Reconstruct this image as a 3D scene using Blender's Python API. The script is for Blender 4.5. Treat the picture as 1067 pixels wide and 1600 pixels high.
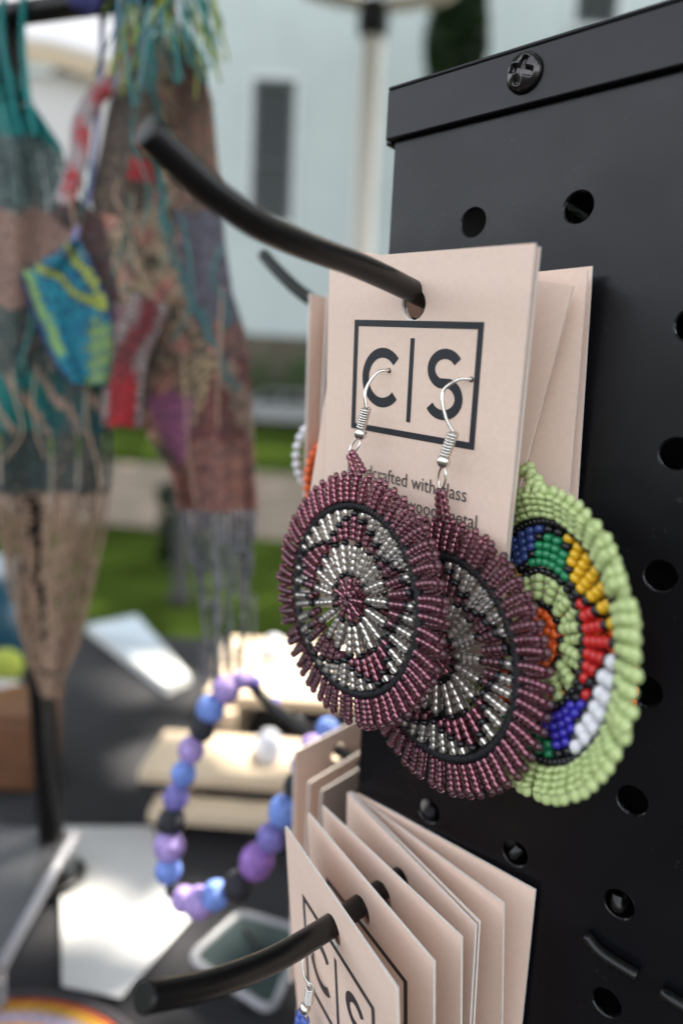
import bpy, bmesh, math, random
import numpy as np
from mathutils import Vector, Matrix

random.seed(7)
rng = np.random.default_rng(7)
R = math.radians
scene = bpy.context.scene
for o in list(bpy.data.objects):
    bpy.data.objects.remove(o)
col = scene.collection

# ------------------------------------------------------------------ camera, sky, sun, exposure
# working units: millimetres measured from one hole of the pegboard tower
# (X along the board to the far left, Y out of the board, Z up); OZ lifts that hole to its height over the lawn
OZ = 1.094
def W(p):
    return Vector((p[0] * .001, p[1] * .001, p[2] * .001 + OZ))

CAM = np.array([-87.88, 149.5, -44.15])
RM = np.array([[-0.7642, -0.6432, 0.05], [-0.1373, 0.088, -0.9864], [0.6304, -0.7607, -0.1564]])
u_, s_, v_ = np.linalg.svd(RM)
RM = u_ @ v_
FPX = 1067.0

def at(px, py, z):
    """millimetre point at depth z along the sight line of a place in the view"""
    return CAM + RM.T @ np.array([(px - 533.5) / FPX * z, (py - 800) / FPX * z, z])

def on_axis(px, py, axis, val):
    d = RM.T @ np.array([(px - 533.5) / FPX, (py - 800) / FPX, 1.0])
    return CAM + d * ((val - CAM[axis]) / d[axis])

cam_data = bpy.data.cameras.new('camera')
cam = bpy.data.objects.new('camera', cam_data)
col.objects.link(cam)
m = Matrix.Identity(4)
right, down, fwd = RM
for i in range(3):
    m[i][0], m[i][1], m[i][2] = right[i], -down[i], -fwd[i]
m.translation = W(CAM)
cam.matrix_world = m
cam_data.sensor_fit = 'VERTICAL'
cam_data.sensor_height = 36
cam_data.sensor_width = 24
cam_data.lens = 24.0
cam_data.clip_start = .005
cam_data.clip_end = 1000
cam_data.dof.use_dof = True
cam_data.dof.focus_distance = .153
cam_data.dof.aperture_fstop = 5.3
cam_data.dof.aperture_blades = 9
scene.camera = cam

SUN_EL, SUN_AZ = R(58), math.atan2(.025, -.994)
sun_dir = Vector((math.sin(SUN_AZ) * math.cos(SUN_EL), math.cos(SUN_AZ) * math.cos(SUN_EL), math.sin(SUN_EL)))
world = bpy.data.worlds.new('World')
scene.world = world
world.use_nodes = True
wn = world.node_tree
sky = wn.nodes.new('ShaderNodeTexSky')
sky.sky_type = 'NISHITA'
sky.sun_disc = False
sky.sun_elevation = SUN_EL
sky.sun_rotation = SUN_AZ
sky.air_density = 1.0
sky.dust_density = 2.5
bg = wn.nodes['Background']
bg.inputs[1].default_value = .11
hz = wn.nodes.new('ShaderNodeHueSaturation')      # hazy, nearly white summer sky
hz.inputs['Saturation'].default_value = .26
wn.links.new(sky.outputs[0], hz.inputs['Color'])
wn.links.new(hz.outputs[0], bg.inputs[0])
sl = bpy.data.lights.new('sun', 'SUN')
sl.energy = 2.7
sl.angle = R(.53)
sl.color = (1.0, .93, .82)
sun = bpy.data.objects.new('sun', sl)
sun.rotation_euler = sun_dir.to_track_quat('Z', 'Y').to_euler()
col.objects.link(sun)
scene.view_settings.view_transform = 'Standard'
scene.view_settings.look = 'None'
scene.view_settings.gamma = 1
scene.view_settings.use_curve_mapping = False
scene.view_settings.exposure = 2.8
scene.cycles.max_bounces = 10
scene.cycles.transmission_bounces = 8
scene.cycles.glossy_bounces = 4
scene.cycles.sample_clamp_indirect = 8

# ------------------------------------------------------------------ helpers
def lin(r, g, b):
    f = lambda c: ((c / 255 + .055) / 1.055) ** 2.4 if c > 10 else c / 255 / 12.92
    return (f(r), f(g), f(b))

def mat(name, c, rough=.5, metal=0.0, spec=.5, trans=0.0, ior=1.45, noise=None, bump=None, coat=0.0, sheen=0.0, sub=0.0):
    """noise = (scale, amount), bump = (scale, strength)"""
    M = bpy.data.materials.new(name)
    M.use_nodes = True
    nt = M.node_tree
    b = nt.nodes['Principled BSDF']
    b.inputs['Base Color'].default_value = (*c, 1)
    b.inputs['Roughness'].default_value = rough
    b.inputs['Metallic'].default_value = metal
    b.inputs['Specular IOR Level'].default_value = spec
    b.inputs['Transmission Weight'].default_value = trans
    b.inputs['IOR'].default_value = ior
    b.inputs['Coat Weight'].default_value = coat
    b.inputs['Coat Roughness'].default_value = .1
    b.inputs['Sheen Weight'].default_value = sheen
    tc = nt.nodes.new('ShaderNodeTexCoord')
    if noise:
        n = nt.nodes.new('ShaderNodeTexNoise')
        n.inputs['Scale'].default_value = noise[0]
        n.inputs['Detail'].default_value = 6
        nt.links.new(tc.outputs['Object'], n.inputs['Vector'])
        r = nt.nodes.new('ShaderNodeValToRGB')
        a = noise[1]
        r.color_ramp.elements[0].position, r.color_ramp.elements[1].position = .3, .7
        r.color_ramp.elements[0].color = (*[v * (1 - a) for v in c], 1)
        r.color_ramp.elements[1].color = (*[min(1, v * (1 + a)) for v in c], 1)
        nt.links.new(n.outputs[0], r.inputs[0])
        nt.links.new(r.outputs[0], b.inputs['Base Color'])
    if bump:
        n = nt.nodes.new('ShaderNodeTexNoise')
        n.inputs['Scale'].default_value = bump[0]
        n.inputs['Detail'].default_value = 4
        nt.links.new(tc.outputs['Object'], n.inputs['Vector'])
        bm_ = nt.nodes.new('ShaderNodeBump')
        bm_.inputs['Strength'].default_value = bump[1]
        bm_.inputs['Distance'].default_value = .001
        nt.links.new(n.outputs[0], bm_.inputs['Height'])
        nt.links.new(bm_.outputs[0], b.inputs['Normal'])
    return M

def attr_mat(name, rough=.4, coat=0.0):
    M = mat(name, (.5, .5, .5), rough, coat=coat)
    nt = M.node_tree
    a = nt.nodes.new('ShaderNodeAttribute')
    a.attribute_name = 'bead_colour'
    nt.links.new(a.outputs['Color'], nt.nodes['Principled BSDF'].inputs['Base Color'])
    return M

def wpos(o):
    v = Vector((0, 0, 0))
    while o:
        v += o.location
        o = o.parent
    return v

def thing(name, label, cat, loc=(0, 0, 0), group=None, kind=None):
    o = bpy.data.objects.new(name, None)
    o.empty_display_size = .01
    col.objects.link(o)
    o.location = W(loc)
    o['label'] = label
    o['category'] = cat
    if group: o['group'] = group
    if kind: o['kind'] = kind
    return o

def tag(o, label, cat, group=None):
    o['label'] = label
    o['category'] = cat
    if group: o['group'] = group
    return o

class MB:
    """collects geometry in millimetres, becomes ONE mesh object"""
    def __init__(s):
        s.v, s.f, s.m, s.sm = [], [], [], []
    def add(s, vs, fs, mi=0, smooth=False):
        k = len(s.v)
        s.v += [tuple(map(float, p)) for p in vs]
        s.f += [tuple(i + k for i in f) for f in fs]
        s.m += [mi] * len(fs)
        s.sm += [smooth] * len(fs)
        return s
    def box(s, c, sz, axes=None, mi=0):
        A = np.eye(3) if axes is None else np.array(axes, float)
        c = np.array(c, float)
        vs = [c + A[0] * sz[0] / 2 * i + A[1] * sz[1] / 2 * j + A[2] * sz[2] / 2 * k for i in (-1, 1) for j in (-1, 1) for k in (-1, 1)]
        fs = [(0, 1, 3, 2), (4, 6, 7, 5), (0, 4, 5, 1), (2, 3, 7, 6), (0, 2, 6, 4), (1, 5, 7, 3)]
        return s.add(vs, fs, mi)
    def tube(s, pts, r, seg=12, mi=0, caps=True, closed=False, smooth=True):
        pts = [np.array(p, float) for p in pts]
        n = len(pts)
        rr = r if hasattr(r, '__len__') else [r] * n
        T = []
        for i in range(n):
            if closed: t = pts[(i + 1) % n] - pts[i - 1]
            else: t = pts[min(i + 1, n - 1)] - pts[max(i - 1, 0)]
            T.append(t / (np.linalg.norm(t) + 1e-12))
        a = np.cross(T[0], [0, 0, 1.0])
        if np.linalg.norm(a) < .1: a = np.cross(T[0], [1.0, 0, 0])
        a /= np.linalg.norm(a)
        vs = []
        for i in range(n):
            a = a - T[i] * (a @ T[i]); a /= np.linalg.norm(a)
            b = np.cross(T[i], a)
            for k in range(seg):
                t = 2 * math.pi * k / seg
                vs.append(pts[i] + rr[i] * (math.cos(t) * a + math.sin(t) * b))
        fs = []
        for i in range(n if closed else n - 1):
            j = (i + 1) % n
            for k in range(seg):
                l = (k + 1) % seg
                fs.append((i * seg + k, i * seg + l, j * seg + l, j * seg + k))
        s.add(vs, fs, mi, smooth)
        if caps and not closed:
            k0 = len(s.v) - len(vs)
            s.f += [tuple(k0 + k for k in range(seg))[::-1], tuple(k0 + (n - 1) * seg + k for k in range(seg))]
            s.m += [mi] * 2; s.sm += [False] * 2
        return s
    def lathe(s, prof, origin, axis, seg=16, mi=0, smooth=True):
        """prof = [(radius, height)...] along axis"""
        axis = np.array(axis, float); axis /= np.linalg.norm(axis)
        a = np.cross(axis, [0, 0, 1.0])
        if np.linalg.norm(a) < .1: a = np.cross(axis, [1.0, 0, 0])
        a /= np.linalg.norm(a); b = np.cross(axis, a)
        o = np.array(origin, float)
        vs = [o + axis * h + r * (math.cos(2 * math.pi * k / seg) * a + math.sin(2 * math.pi * k / seg) * b) for r, h in prof for k in range(seg)]
        fs = [(i * seg + k, i * seg + (k + 1) % seg, (i + 1) * seg + (k + 1) % seg, (i + 1) * seg + k) for i in range(len(prof) - 1) for k in range(seg)]
        fs.append(tuple(range(seg))[::-1]); fs.append(tuple((len(prof) - 1) * seg + k for k in range(seg)))
        return s.add(vs, fs, mi, smooth)
    def ball(s, c, r, seg=14, mi=0, sc=(1, 1, 1)):
        n = max(6, seg // 2)
        c = np.array(c, float)
        vs = [c + (0, 0, r * sc[2])]
        for i in range(1, n):
            t = math.pi * i / n
            vs += [c + (r * sc[0] * math.sin(t) * math.cos(2 * math.pi * k / seg), r * sc[1] * math.sin(t) * math.sin(2 * math.pi * k / seg), r * sc[2] * math.cos(t)) for k in range(seg)]
        vs.append(c - (0, 0, r * sc[2]))
        fs = [(0, 1 + k, 1 + (k + 1) % seg) for k in range(seg)]
        for i in range(n - 2):
            for k in range(seg):
                fs.append((1 + i * seg + k, 1 + (i + 1) * seg + k, 1 + (i + 1) * seg + (k + 1) % seg, 1 + i * seg + (k + 1) % seg))
        e = len(vs) - 1
        fs += [(e, 1 + (n - 2) * seg + (k + 1) % seg, 1 + (n - 2) * seg + k) for k in range(seg)]
        return s.add(vs, fs, mi, True)
    def prism(s, poly, off, mi=0, side_mi=None):
        """closed slab: polygon (3-D points) extruded by off"""
        n = len(poly)
        P = [np.array(p, float) for p in poly]; o = np.array(off, float)
        s.add(P + [p + o for p in P], [tuple(range(n))[::-1], tuple(range(n, 2 * n))], mi)
        k = len(s.v) - 2 * n
        for i in range(n):
            j = (i + 1) % n
            s.f.append((k + i, k + j, k + n + j, k + n + i)); s.m.append(mi if side_mi is None else side_mi); s.sm.append(False)
        return s
    def holed(s, x0, x1, y0, y1, cx, cy, r, th, O, A, seg=24, mi=0, edge=None, sides=True):
        """plate with one round hole in the frame O + A[0]*x + A[1]*y + A[2]*z, front face at z=0"""
        O = np.array(O, float); A = np.array(A, float)
        per = []
        for k in range(seg):
            t = 2 * math.pi * (k + .5) / seg
            d = (math.cos(t), math.sin(t))
            q = min([((x1 if d[0] > 0 else x0) - cx) / d[0] if abs(d[0]) > 1e-9 else 1e9, ((y1 if d[1] > 0 else y0) - cy) / d[1] if abs(d[1]) > 1e-9 else 1e9])
            per.append([cx + d[0] * q, cy + d[1] * q])
        for c in ((x0, y0), (x0, y1), (x1, y0), (x1, y1)):
            i = min(range(seg), key=lambda i: (per[i][0] - c[0]) ** 2 + (per[i][1] - c[1]) ** 2)
            per[i] = list(c)
        vs = []
        ch = min(.32, th * .45)
        for z in (0, -th):
            vs += [O + A[0] * (cx + (r + (ch if z == 0 else 0)) * math.cos(2 * math.pi * (k + .5) / seg)) + A[1] * (cy + (r + (ch if z == 0 else 0)) * math.sin(2 * math.pi * (k + .5) / seg)) + A[2] * z for k in range(seg)]
            vs += [O + A[0] * p[0] + A[1] * p[1] + A[2] * z for p in per]
        vs += [O + A[0] * (cx + r * math.cos(2 * math.pi * (k + .5) / seg)) + A[1] * (cy + r * math.sin(2 * math.pi * (k + .5) / seg)) - A[2] * ch for k in range(seg)]
        fr, bk, hl, sd = [], [], [], []
        for k in range(seg):
            l = (k + 1) % seg
            fr.append((k, seg + k, seg + l, l))
            bk.append((2 * seg + k, 2 * seg + l, 3 * seg + l, 3 * seg + k))
            hl.append((k, l, 4 * seg + l, 4 * seg + k)); hl.append((4 * seg + k, 4 * seg + l, 2 * seg + l, 2 * seg + k))
            sd.append((seg + k, 3 * seg + k, 3 * seg + l, seg + l))
        e = mi if edge is None else edge
        s.add(vs, fr + bk, mi)
        k0 = len(s.v) - len(vs)
        more = hl + (sd if sides else [])
        s.f += [tuple(i + k0 for i in f) for f in more]; s.m += [e] * len(more); s.sm += [False] * len(more)
        return s
    def mesh(s, name, mats, org):
        me = bpy.data.meshes.new(name)
        v = np.array(s.v) * .001
        v[:, 2] += OZ
        v -= np.array(org)
        me.from_pydata(v.tolist(), [], s.f)
        for M in (mats if isinstance(mats, (list, tuple)) else [mats]): me.materials.append(M)
        me.polygons.foreach_set('material_index', s.m)
        me.polygons.foreach_set('use_smooth', s.sm)
        me.update()
        return me
    def build(s, name, mats, parent=None, org=None, kind=None):
        if parent is not None:
            wp = wpos(parent)
        else:
            wp = W(org) if org is not None else Vector(W(np.mean(np.array(s.v), axis=0)))
        o = bpy.data.objects.new(name, s.mesh(name, mats, wp))
        col.objects.link(o)
        if parent is not None: o.parent = parent
        else: o.location = wp
        if kind: o['kind'] = kind
        return o

def smooth_path(pts, n=8):
    P = [np.array(p, float) for p in pts]
    P = [2 * P[0] - P[1]] + P + [2 * P[-1] - P[-2]]
    out = []
    for i in range(1, len(P) - 2):
        for k in range(n):
            t = k / n
            out.append(.5 * ((2 * P[i]) + (-P[i - 1] + P[i + 1]) * t + (2 * P[i - 1] - 5 * P[i] + 4 * P[i + 1] - P[i + 2]) * t * t + (-P[i - 1] + 3 * P[i] - 3 * P[i + 1] + P[i + 2]) * t ** 3))
    out.append(P[-2])
    return out

def rod(w):
    w = np.array(w, float); t = np.linalg.norm(w)
    if t < 1e-9: return np.eye(3)
    k = w / t
    K = np.array([[0, -k[2], k[1]], [k[2], 0, -k[0]], [-k[1], k[0], 0]])
    return np.eye(3) + math.sin(t) * K + (1 - math.cos(t)) * K @ K

def cloud(name, pos, axis, size, colr, M, parent=None, kind='stuff', seg=5, org=None):
    """many small beads with a colour each, one mesh (numpy)"""
    pos = np.array(pos, float); axis = np.array(axis, float); n = len(pos)
    axis /= np.linalg.norm(axis, axis=1)[:, None]
    ref = np.where(np.abs(axis[:, 1:2]) < .9, np.array([[0, 1.0, 0]]), np.array([[1.0, 0, 0]]))
    a = np.cross(axis, ref); a /= np.linalg.norm(a, axis=1)[:, None]
    b = np.cross(axis, a)
    size = np.broadcast_to(np.array(size, float), (n, 2)) if np.ndim(size) < 2 else np.array(size)
    V = []
    for h, rr in ((-.5, .62), (-.22, 1), (.22, 1), (.5, .62)):
        for k in range(seg):
            t = 2 * math.pi * k / seg
            V.append(pos + axis * (h * size[:, 1:2]) + (a * math.cos(t) + b * math.sin(t)) * (rr * size[:, 0:1]))
    nv = 4 * seg
    V = np.stack(V, 1).reshape(-1, 3) * .001
    V[:, 2] += OZ
    wp = wpos(parent) if parent is not None else Vector(V.mean(0))
    V -= np.array(wp)
    F = [(i * seg + k, i * seg + (k + 1) % seg, (i + 1) * seg + (k + 1) % seg, (i + 1) * seg + k) for i in range(3) for k in range(seg)]
    F = np.array(F)
    allF = (F[None] + (np.arange(n) * nv)[:, None, None]).reshape(-1, 4)
    me = bpy.data.meshes.new(name)
    me.vertices.add(len(V)); me.vertices.foreach_set('co', V.ravel())
    me.loops.add(allF.size); me.loops.foreach_set('vertex_index', allF.ravel().astype(np.int32))
    me.polygons.add(len(allF))
    me.polygons.foreach_set('loop_start', np.arange(len(allF), dtype=np.int32) * 4)
    me.polygons.foreach_set('loop_total', np.full(len(allF), 4, dtype=np.int32))
    me.polygons.foreach_set('use_smooth', np.ones(len(allF), dtype=bool))
    me.update(calc_edges=True)
    at_ = me.attributes.new('bead_colour', 'FLOAT_COLOR', 'POINT')
    c = np.ones((n, nv, 4), np.float32); c[:, :, :3] = np.array(colr)[:, None, :]
    at_.data.foreach_set('color', c.ravel())
    me.materials.append(M)
    o = bpy.data.objects.new(name, me)
    col.objects.link(o)
    if parent is not None: o.parent = parent
    else: o.location = wp
    if kind: o['kind'] = kind
    return o

def leaves(name, pos, size, M, parent=None, nrm=None):
    """a crown of single leaf blades, one mesh; positions in metres above the lawn"""
    pos = np.array(pos, float); n = len(pos)
    d = rng.normal(size=(n, 3)); d[:, 2] -= .3; d /= np.linalg.norm(d, axis=1)[:, None]
    q = rng.normal(size=(n, 3)); s_ = np.cross(d, q); s_ /= np.linalg.norm(s_, axis=1)[:, None]
    L = size * rng.uniform(.7, 1.3, (n, 1))
    up = np.cross(d, s_)
    V = np.stack([pos - d * L * .5, pos + s_ * L * .28 - up * L * .05, pos + d * L * .5, pos - s_ * L * .28 - up * L * .05, pos], 1).reshape(-1, 3)
    wp = wpos(parent) if parent is not None else Vector((0, 0, 0))
    V -= np.array(wp)
    F = np.array([(0, 1, 4), (1, 2, 4), (2, 3, 4), (3, 0, 4)])
    allF = (F[None] + (np.arange(n) * 5)[:, None, None]).reshape(-1, 3)
    me = bpy.data.meshes.new(name)
    me.vertices.add(len(V)); me.vertices.foreach_set('co', V.ravel())
    me.loops.add(allF.size); me.loops.foreach_set('vertex_index', allF.ravel().astype(np.int32))
    me.polygons.add(len(allF))
    me.polygons.foreach_set('loop_start', np.arange(len(allF), dtype=np.int32) * 3)
    me.polygons.foreach_set('loop_total', np.full(len(allF), 3, dtype=np.int32))
    me.update(calc_edges=True)
    me.materials.append(M)
    o = bpy.data.objects.new(name, me)
    col.objects.link(o)
    if parent is not None: o.parent = parent
    return o

# ------------------------------------------------------------------ materials
def card_mat():
    M = mat('card_stock', (.785, .60, .49), .52, spec=.35, noise=(900, .03), bump=(2500, .04))
    return M
M_card = card_mat()
M_cardedge = mat('card_cut_edge', (.74, .68, .62), .8, noise=(1500, .06))
M_ink = mat('printed_ink', (.022, .024, .03), .45)
M_textink = mat('small_print_ink', (.085, .075, .07), .5)
M_board = mat('powder_coated_steel', (.0035, .0035, .0048), .30, spec=.42, bump=(1600, .02))
nt = M_board.node_tree
n_ = nt.nodes.new('ShaderNodeTexNoise'); n_.inputs['Scale'].default_value = 45; n_.inputs['Detail'].default_value = 8
r_ = nt.nodes.new('ShaderNodeMapRange'); r_.inputs[1].default_value = .3; r_.inputs[2].default_value = .7; r_.inputs[3].default_value = .24; r_.inputs[4].default_value = .37
tc_ = nt.nodes.new('ShaderNodeTexCoord')
nt.links.new(tc_.outputs['Object'], n_.inputs['Vector']); nt.links.new(n_.outputs[0], r_.inputs[0]); nt.links.new(r_.outputs[0], nt.nodes['Principled BSDF'].inputs['Roughness'])
n2_ = nt.nodes.new('ShaderNodeTexNoise'); n2_.inputs['Scale'].default_value = 520; n2_.inputs['Detail'].default_value = 3
r2_ = nt.nodes.new('ShaderNodeValToRGB'); r2_.color_ramp.elements[0].position = .70; r2_.color_ramp.elements[1].position = .78
r2_.color_ramp.elements[0].color = (.0035, .0035, .0048, 1); r2_.color_ramp.elements[1].color = (.022, .021, .02, 1)
nt.links.new(tc_.outputs['Object'], n2_.inputs['Vector']); nt.links.new(n2_.outputs[0], r2_.inputs[0]); nt.links.new(r2_.outputs[0], nt.nodes['Principled BSDF'].inputs['Base Color'])
M_inside = mat('dark_inside', (.012, .012, .013), .8)
M_hook = mat('black_coated_wire', (.006, .0056, .0054), .32, spec=.42, bump=(900, .06))
M_screw = mat('black_screw', (.07, .065, .065), .18, metal=.9)
M_silver = mat('silver_wire', (.72, .69, .64), .2, metal=1.0)
M_thread = mat('black_thread', (.012, .012, .014), .55, bump=(3000, .4))
M_purple = mat('plum_glass', (.44, .205, .255), .04, trans=.94, ior=1.48)
M_purple_core = mat('plum_bead_lining', (.93, .71, .77), .18, metal=1.0)
M_clear = mat('clear_glass', (.93, .90, .86), .05, trans=.95, ior=1.48)
M_clear_core = mat('silver_bead_lining', (.93, .89, .83), .25, metal=1.0)
M_black_bead = mat('black_glass', (.008, .008, .010), .12)
opaque = lambda n, c: mat(n, c, .28, coat=.3)
M_lime = opaque('lime_bead', (.46, .56, .235))
M_orange = opaque('orange_bead', (.80, .12, .012))
M_green = opaque('green_bead', (.012, .22, .085))
M_yellow = opaque('yellow_bead', (.78, .46, .012))
M_red = opaque('red_bead', (.55, .016, .014))
M_white = opaque('white_bead', (.72, .72, .74))
M_blue = opaque('cobalt_bead', (.035, .025, .38))
M_navy = opaque('denim_blue_bead', (.035, .065, .22))
M_attr = attr_mat('seed_beads', .4)

def grass_mat():
    M = mat('lawn_grass', (.026, .041, .007), .9, spec=0, noise=(.9, .6))
    return M
def leaf_mat(name, c):
    M = mat(name, c, .5, noise=(1.3, .4))
    nt = M.node_tree
    p = nt.nodes['Principled BSDF']
    tr = nt.nodes.new('ShaderNodeBsdfTranslucent')
    tr.inputs[0].default_value = (c[0] * 1.6, c[1] * 1.7, c[2], 1)
    mx = nt.nodes.new('ShaderNodeMixShader'); mx.inputs[0].default_value = .35
    nt.links.new(p.outputs[0], mx.inputs[1]); nt.links.new(tr.outputs[0], mx.inputs[2])
    nt.links.new(mx.outputs[0], nt.nodes['Material Output'].inputs[0])
    return M
M_leaf = leaf_mat('tree_leaf', (.06, .11, .025))
M_conifer = leaf_mat('conifer_leaf', (.012, .03, .008))
M_shrub = leaf_mat('shrub_leaf', (.035, .075, .02))
M_bark = mat('bark', (.09, .07, .05), .9, noise=(14, .4))

# ------------------------------------------------------------------ SETTING: lawn, path, table, building
def sheet(name, poly, M, z):
    b = MB(); b.add([(p[0], p[1], z) for p in poly], [tuple(range(len(poly)))])
    o = b.build(name, M, org=(0, 0, z)); o['kind'] = 'structure'
    return o
GZ = -1094
# normal up: list counter-clockwise
sheet('lawn', [(-250e3, -250e3), (250e3, -250e3), (250e3, 250e3), (-250e3, 250e3)], grass_mat(), GZ)
d1 = np.array([.88, .47]); p1, p2 = np.array([6970, -6950]), np.array([3500, -3500])
M_path = mat('path_gravel', (.15, .125, .10), .95, spec=0, noise=(2.2, .3))
sheet('path', [tuple(p2 - d1 * 14000), tuple(p2 - d1 * 14000 + (p1 - p2)), tuple(p1 + d1 * 25000), tuple(p2 + d1 * 25000)], M_path, GZ + 5)

def pav(a, b): return tuple((CAM + np.array([-.765, -.644, 0]) * a + np.array([.644, -.765, 0]) * b)[:2])
sheet('added_pavement', [pav(-60000, -40000), pav(-60000, 1250), pav(60000, 1250), pav(60000, -40000)][::-1], mat('added_asphalt', (.055, .052, .05), .9, noise=(3, .15)), GZ + 9)  # unseen paving added to stop green lawn bounce and darken the board's reflections
RH = np.array([-.765, -.644, 0.0])           # along the table and the far wall
FH = np.array([.644, -.765, 0.0])            # away from the camera
def far(px, dist, z):
    """point at ground distance dist (m) from the camera, over view column px, height z (m) over the lawn"""
    d = RM.T @ np.array([(px - 533.5) / FPX, 0, 1.0]); d[2] = 0; d /= d @ FH
    q = CAM + d * dist * 1000
    return np.array([q[0], q[1], z * 1000 + GZ])

# building with pale rendered wall over a brown base
D = 30.0
bld = thing('church_hall', 'long pale mint rendered building with tall windows above a brown base', 'building', far(440, D, 0))
M_wall = mat('pale_render', (.385, .43, .425), .85, noise=(.5, .05), bump=(40, .1))
M_base = mat('brown_stone_base', (.075, .065, .045), .9, noise=(2, .3))
M_frame = mat('window_frame_paint', (.06, .07, .07), .5)
M_surround = mat('window_surround_paint', (.50, .52, .53), .7)
M_glass = mat('window_glass', (.006, .012, .008), .04, spec=.3)
A3 = np.array([RH, [0, 0, 1.0], FH])
C0 = far(533.5, D, 0)
def lx(px, d=D): return (px - 533.5) / FPX * d * 1000
BZ = 3.8e3
def wall_quad(b, x0, x1, z0, z1, back=300):
    c = C0 + RH * (x0 + x1) / 2 + np.array([0, 0, (z0 + z1) / 2]) + FH * back / 2
    b.box(c, (x1 - x0, z1 - z0, back), A3)
wins = [(-4420, -2700, 8.35e3, 13.85e3), (8260, 9990, 16.45e3, 22e3), (-12500, -10770, 8.35e3, 13.85e3), (-20800, -19070, 8.35e3, 13.85e3)]
b = MB()
xs = sorted([-38e3, 30e3] + [w for q in wins for w in q[:2]])
TOPZ = 30e3
for x0, x1 in zip(xs[:-1], xs[1:]):
    w = [q for q in wins if abs(q[0] - x0) < 1]
    if w:
        wall_quad(b, x0, x1, BZ, w[0][2]); wall_quad(b, x0, x1, w[0][3], TOPZ)
    else:
        wall_quad(b, x0, x1, BZ, TOPZ)
b.build('wall', M_wall, bld)
b = MB(); b.box(C0 + RH * -4e3 + np.array([0, 0, BZ / 2]) + FH * 200, (68e3, BZ - 4, 480), A3)
b.build('stone_base', M_base, bld)
for x0, x1, z0, z1 in wins:
    b = MB()
    cx = (x0 + x1) / 2
    for q in (x0 + 90, x1 - 90): b.box(C0 + RH * q + np.array([0, 0, (z0 + z1) / 2]) + FH * 90, (180, z1 - z0 - 6, 160), A3)
    for q in (z0 + 90, z1 - 130): b.box(C0 + RH * cx + np.array([0, 0, q]) + FH * 92, (x1 - x0 - 364, 180, 150), A3)
    b.box(C0 + RH * cx + np.array([0, 0, z0 + (z1 - z0) * .42]) + FH * 94, (x1 - x0 - 364, 90, 140), A3)
    fr = b.build('window', M_frame, bld)
    b2 = MB()
    for q in (x0 - 95, x1 + 95): b2.box(C0 + RH * q + np.array([0, 0, (z0 + z1) / 2]) - FH * 40, (180, z1 - z0 + 4, 76), A3)
    b2.box(C0 + RH * cx + np.array([0, 0, z1 + 120]) - FH * 40, (x1 - x0 + 380, 220, 76), A3)
    b2.box(C0 + RH * cx + np.array([0, 0, z0 - 100]) - FH * 60, (x1 - x0 + 460, 180, 116), A3)
    b2.build('surround', M_surround, fr)
    b = MB(); b.box(C0 + RH * cx + np.array([0, 0, (z0 + z1) / 2]) + FH * 140, (x1 - x0 - 364, z1 - z0 - 400, 20), A3)
    b.build('pane', M_glass, fr)

def scatter(c, rad, n, shell=.45):
    """leaf places in an ellipsoid, in clumps (metres)"""
    c = np.array(c); rad = np.array(rad)
    k = max(6, n // 45)
    d = rng.normal(size=(k, 3)); d /= np.linalg.norm(d, axis=1)[:, None]
    cl = d * (rng.uniform(shell, 1, (k, 1)) ** .6)
    idx = rng.integers(0, k, n)
    return c + (cl[idx] + rng.normal(scale=.13, size=(n, 3))) * rad

def shrub(px, dist, w, h, label, n=700):
    p = far(px, dist, 0); t = thing('shrub', label, 'shrub', p, 'shrubs along the building')
    c = np.array(W(p))
    leaves('foliage', scatter(c + (0, 0, h * .5), (w / 2, w / 2, h / 2), n), .17, M_shrub, t)
    b = MB()
    for k in range(3):
        a = k * 2.1
        b.tube([p, p + (200 * math.cos(a), 200 * math.sin(a), h * 500)], [45, 18], 6)
    b.build('stem', M_bark, t)
shrub(385, 28.6, 2.6, 3.0, 'rounded dark shrub beside the grey car, at the left end of the row', 900)
shrub(488, 28.4, 3.0, 3.4, 'tallest dark green shrub behind the hanging cards', 1200)
shrub(300, 28.6, 2.8, 2.7, 'dark shrub glimpsed between the bead necklaces', 700)
shrub(232, 28.8, 2.6, 2.2, 'low dark shrub left of the others by the brown wall base', 600)

# grey car parked in front of the base, seen between necklace and cards
car = thing('parked_car', 'grey parked car half hidden behind the hanging earring cards', 'car', far(440, 26, 0))
M_car = mat('car_paint', (.23, .235, .235), .3, coat=.5)
M_tyre = mat('tyre_rubber', (.012, .012, .012), .8)
M_rim = mat('wheel_rim', (.4, .4, .42), .3, metal=1)
cc = far(436, 26, 0)
prof = [(-2150, 330), (-2180, 620), (-2050, 830), (-1250, 930), (-620, 1400), (700, 1430), (1500, 960), (2050, 880), (2180, 640), (2150, 330)]
b = MB()
for hw0, hw1, z0, z1 in ((860, 860, 0, 1),):
    b.prism([cc + RH * x + FH * -860 + np.array([0, 0, z]) for x, z in prof], FH * 1720)
body = b.build('body', M_car, car)
b = MB()
for s, x0, x1, x2, x3 in ((0, -1000, -560, 0, 0), (1, 60, 60, 660, 1180)):
    q = [(-1010, 990), (-570, 1340), (-20, 1345), (-20, 990)] if s == 0 else [(60, 990), (60, 1345), (650, 1345), (1200, 990)]
    b2 = MB(); b2.prism([cc + RH * x + FH * -872 + np.array([0, 0, z]) for x, z in q], FH * 10); b2.build('side_window', M_glass, car)
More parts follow.
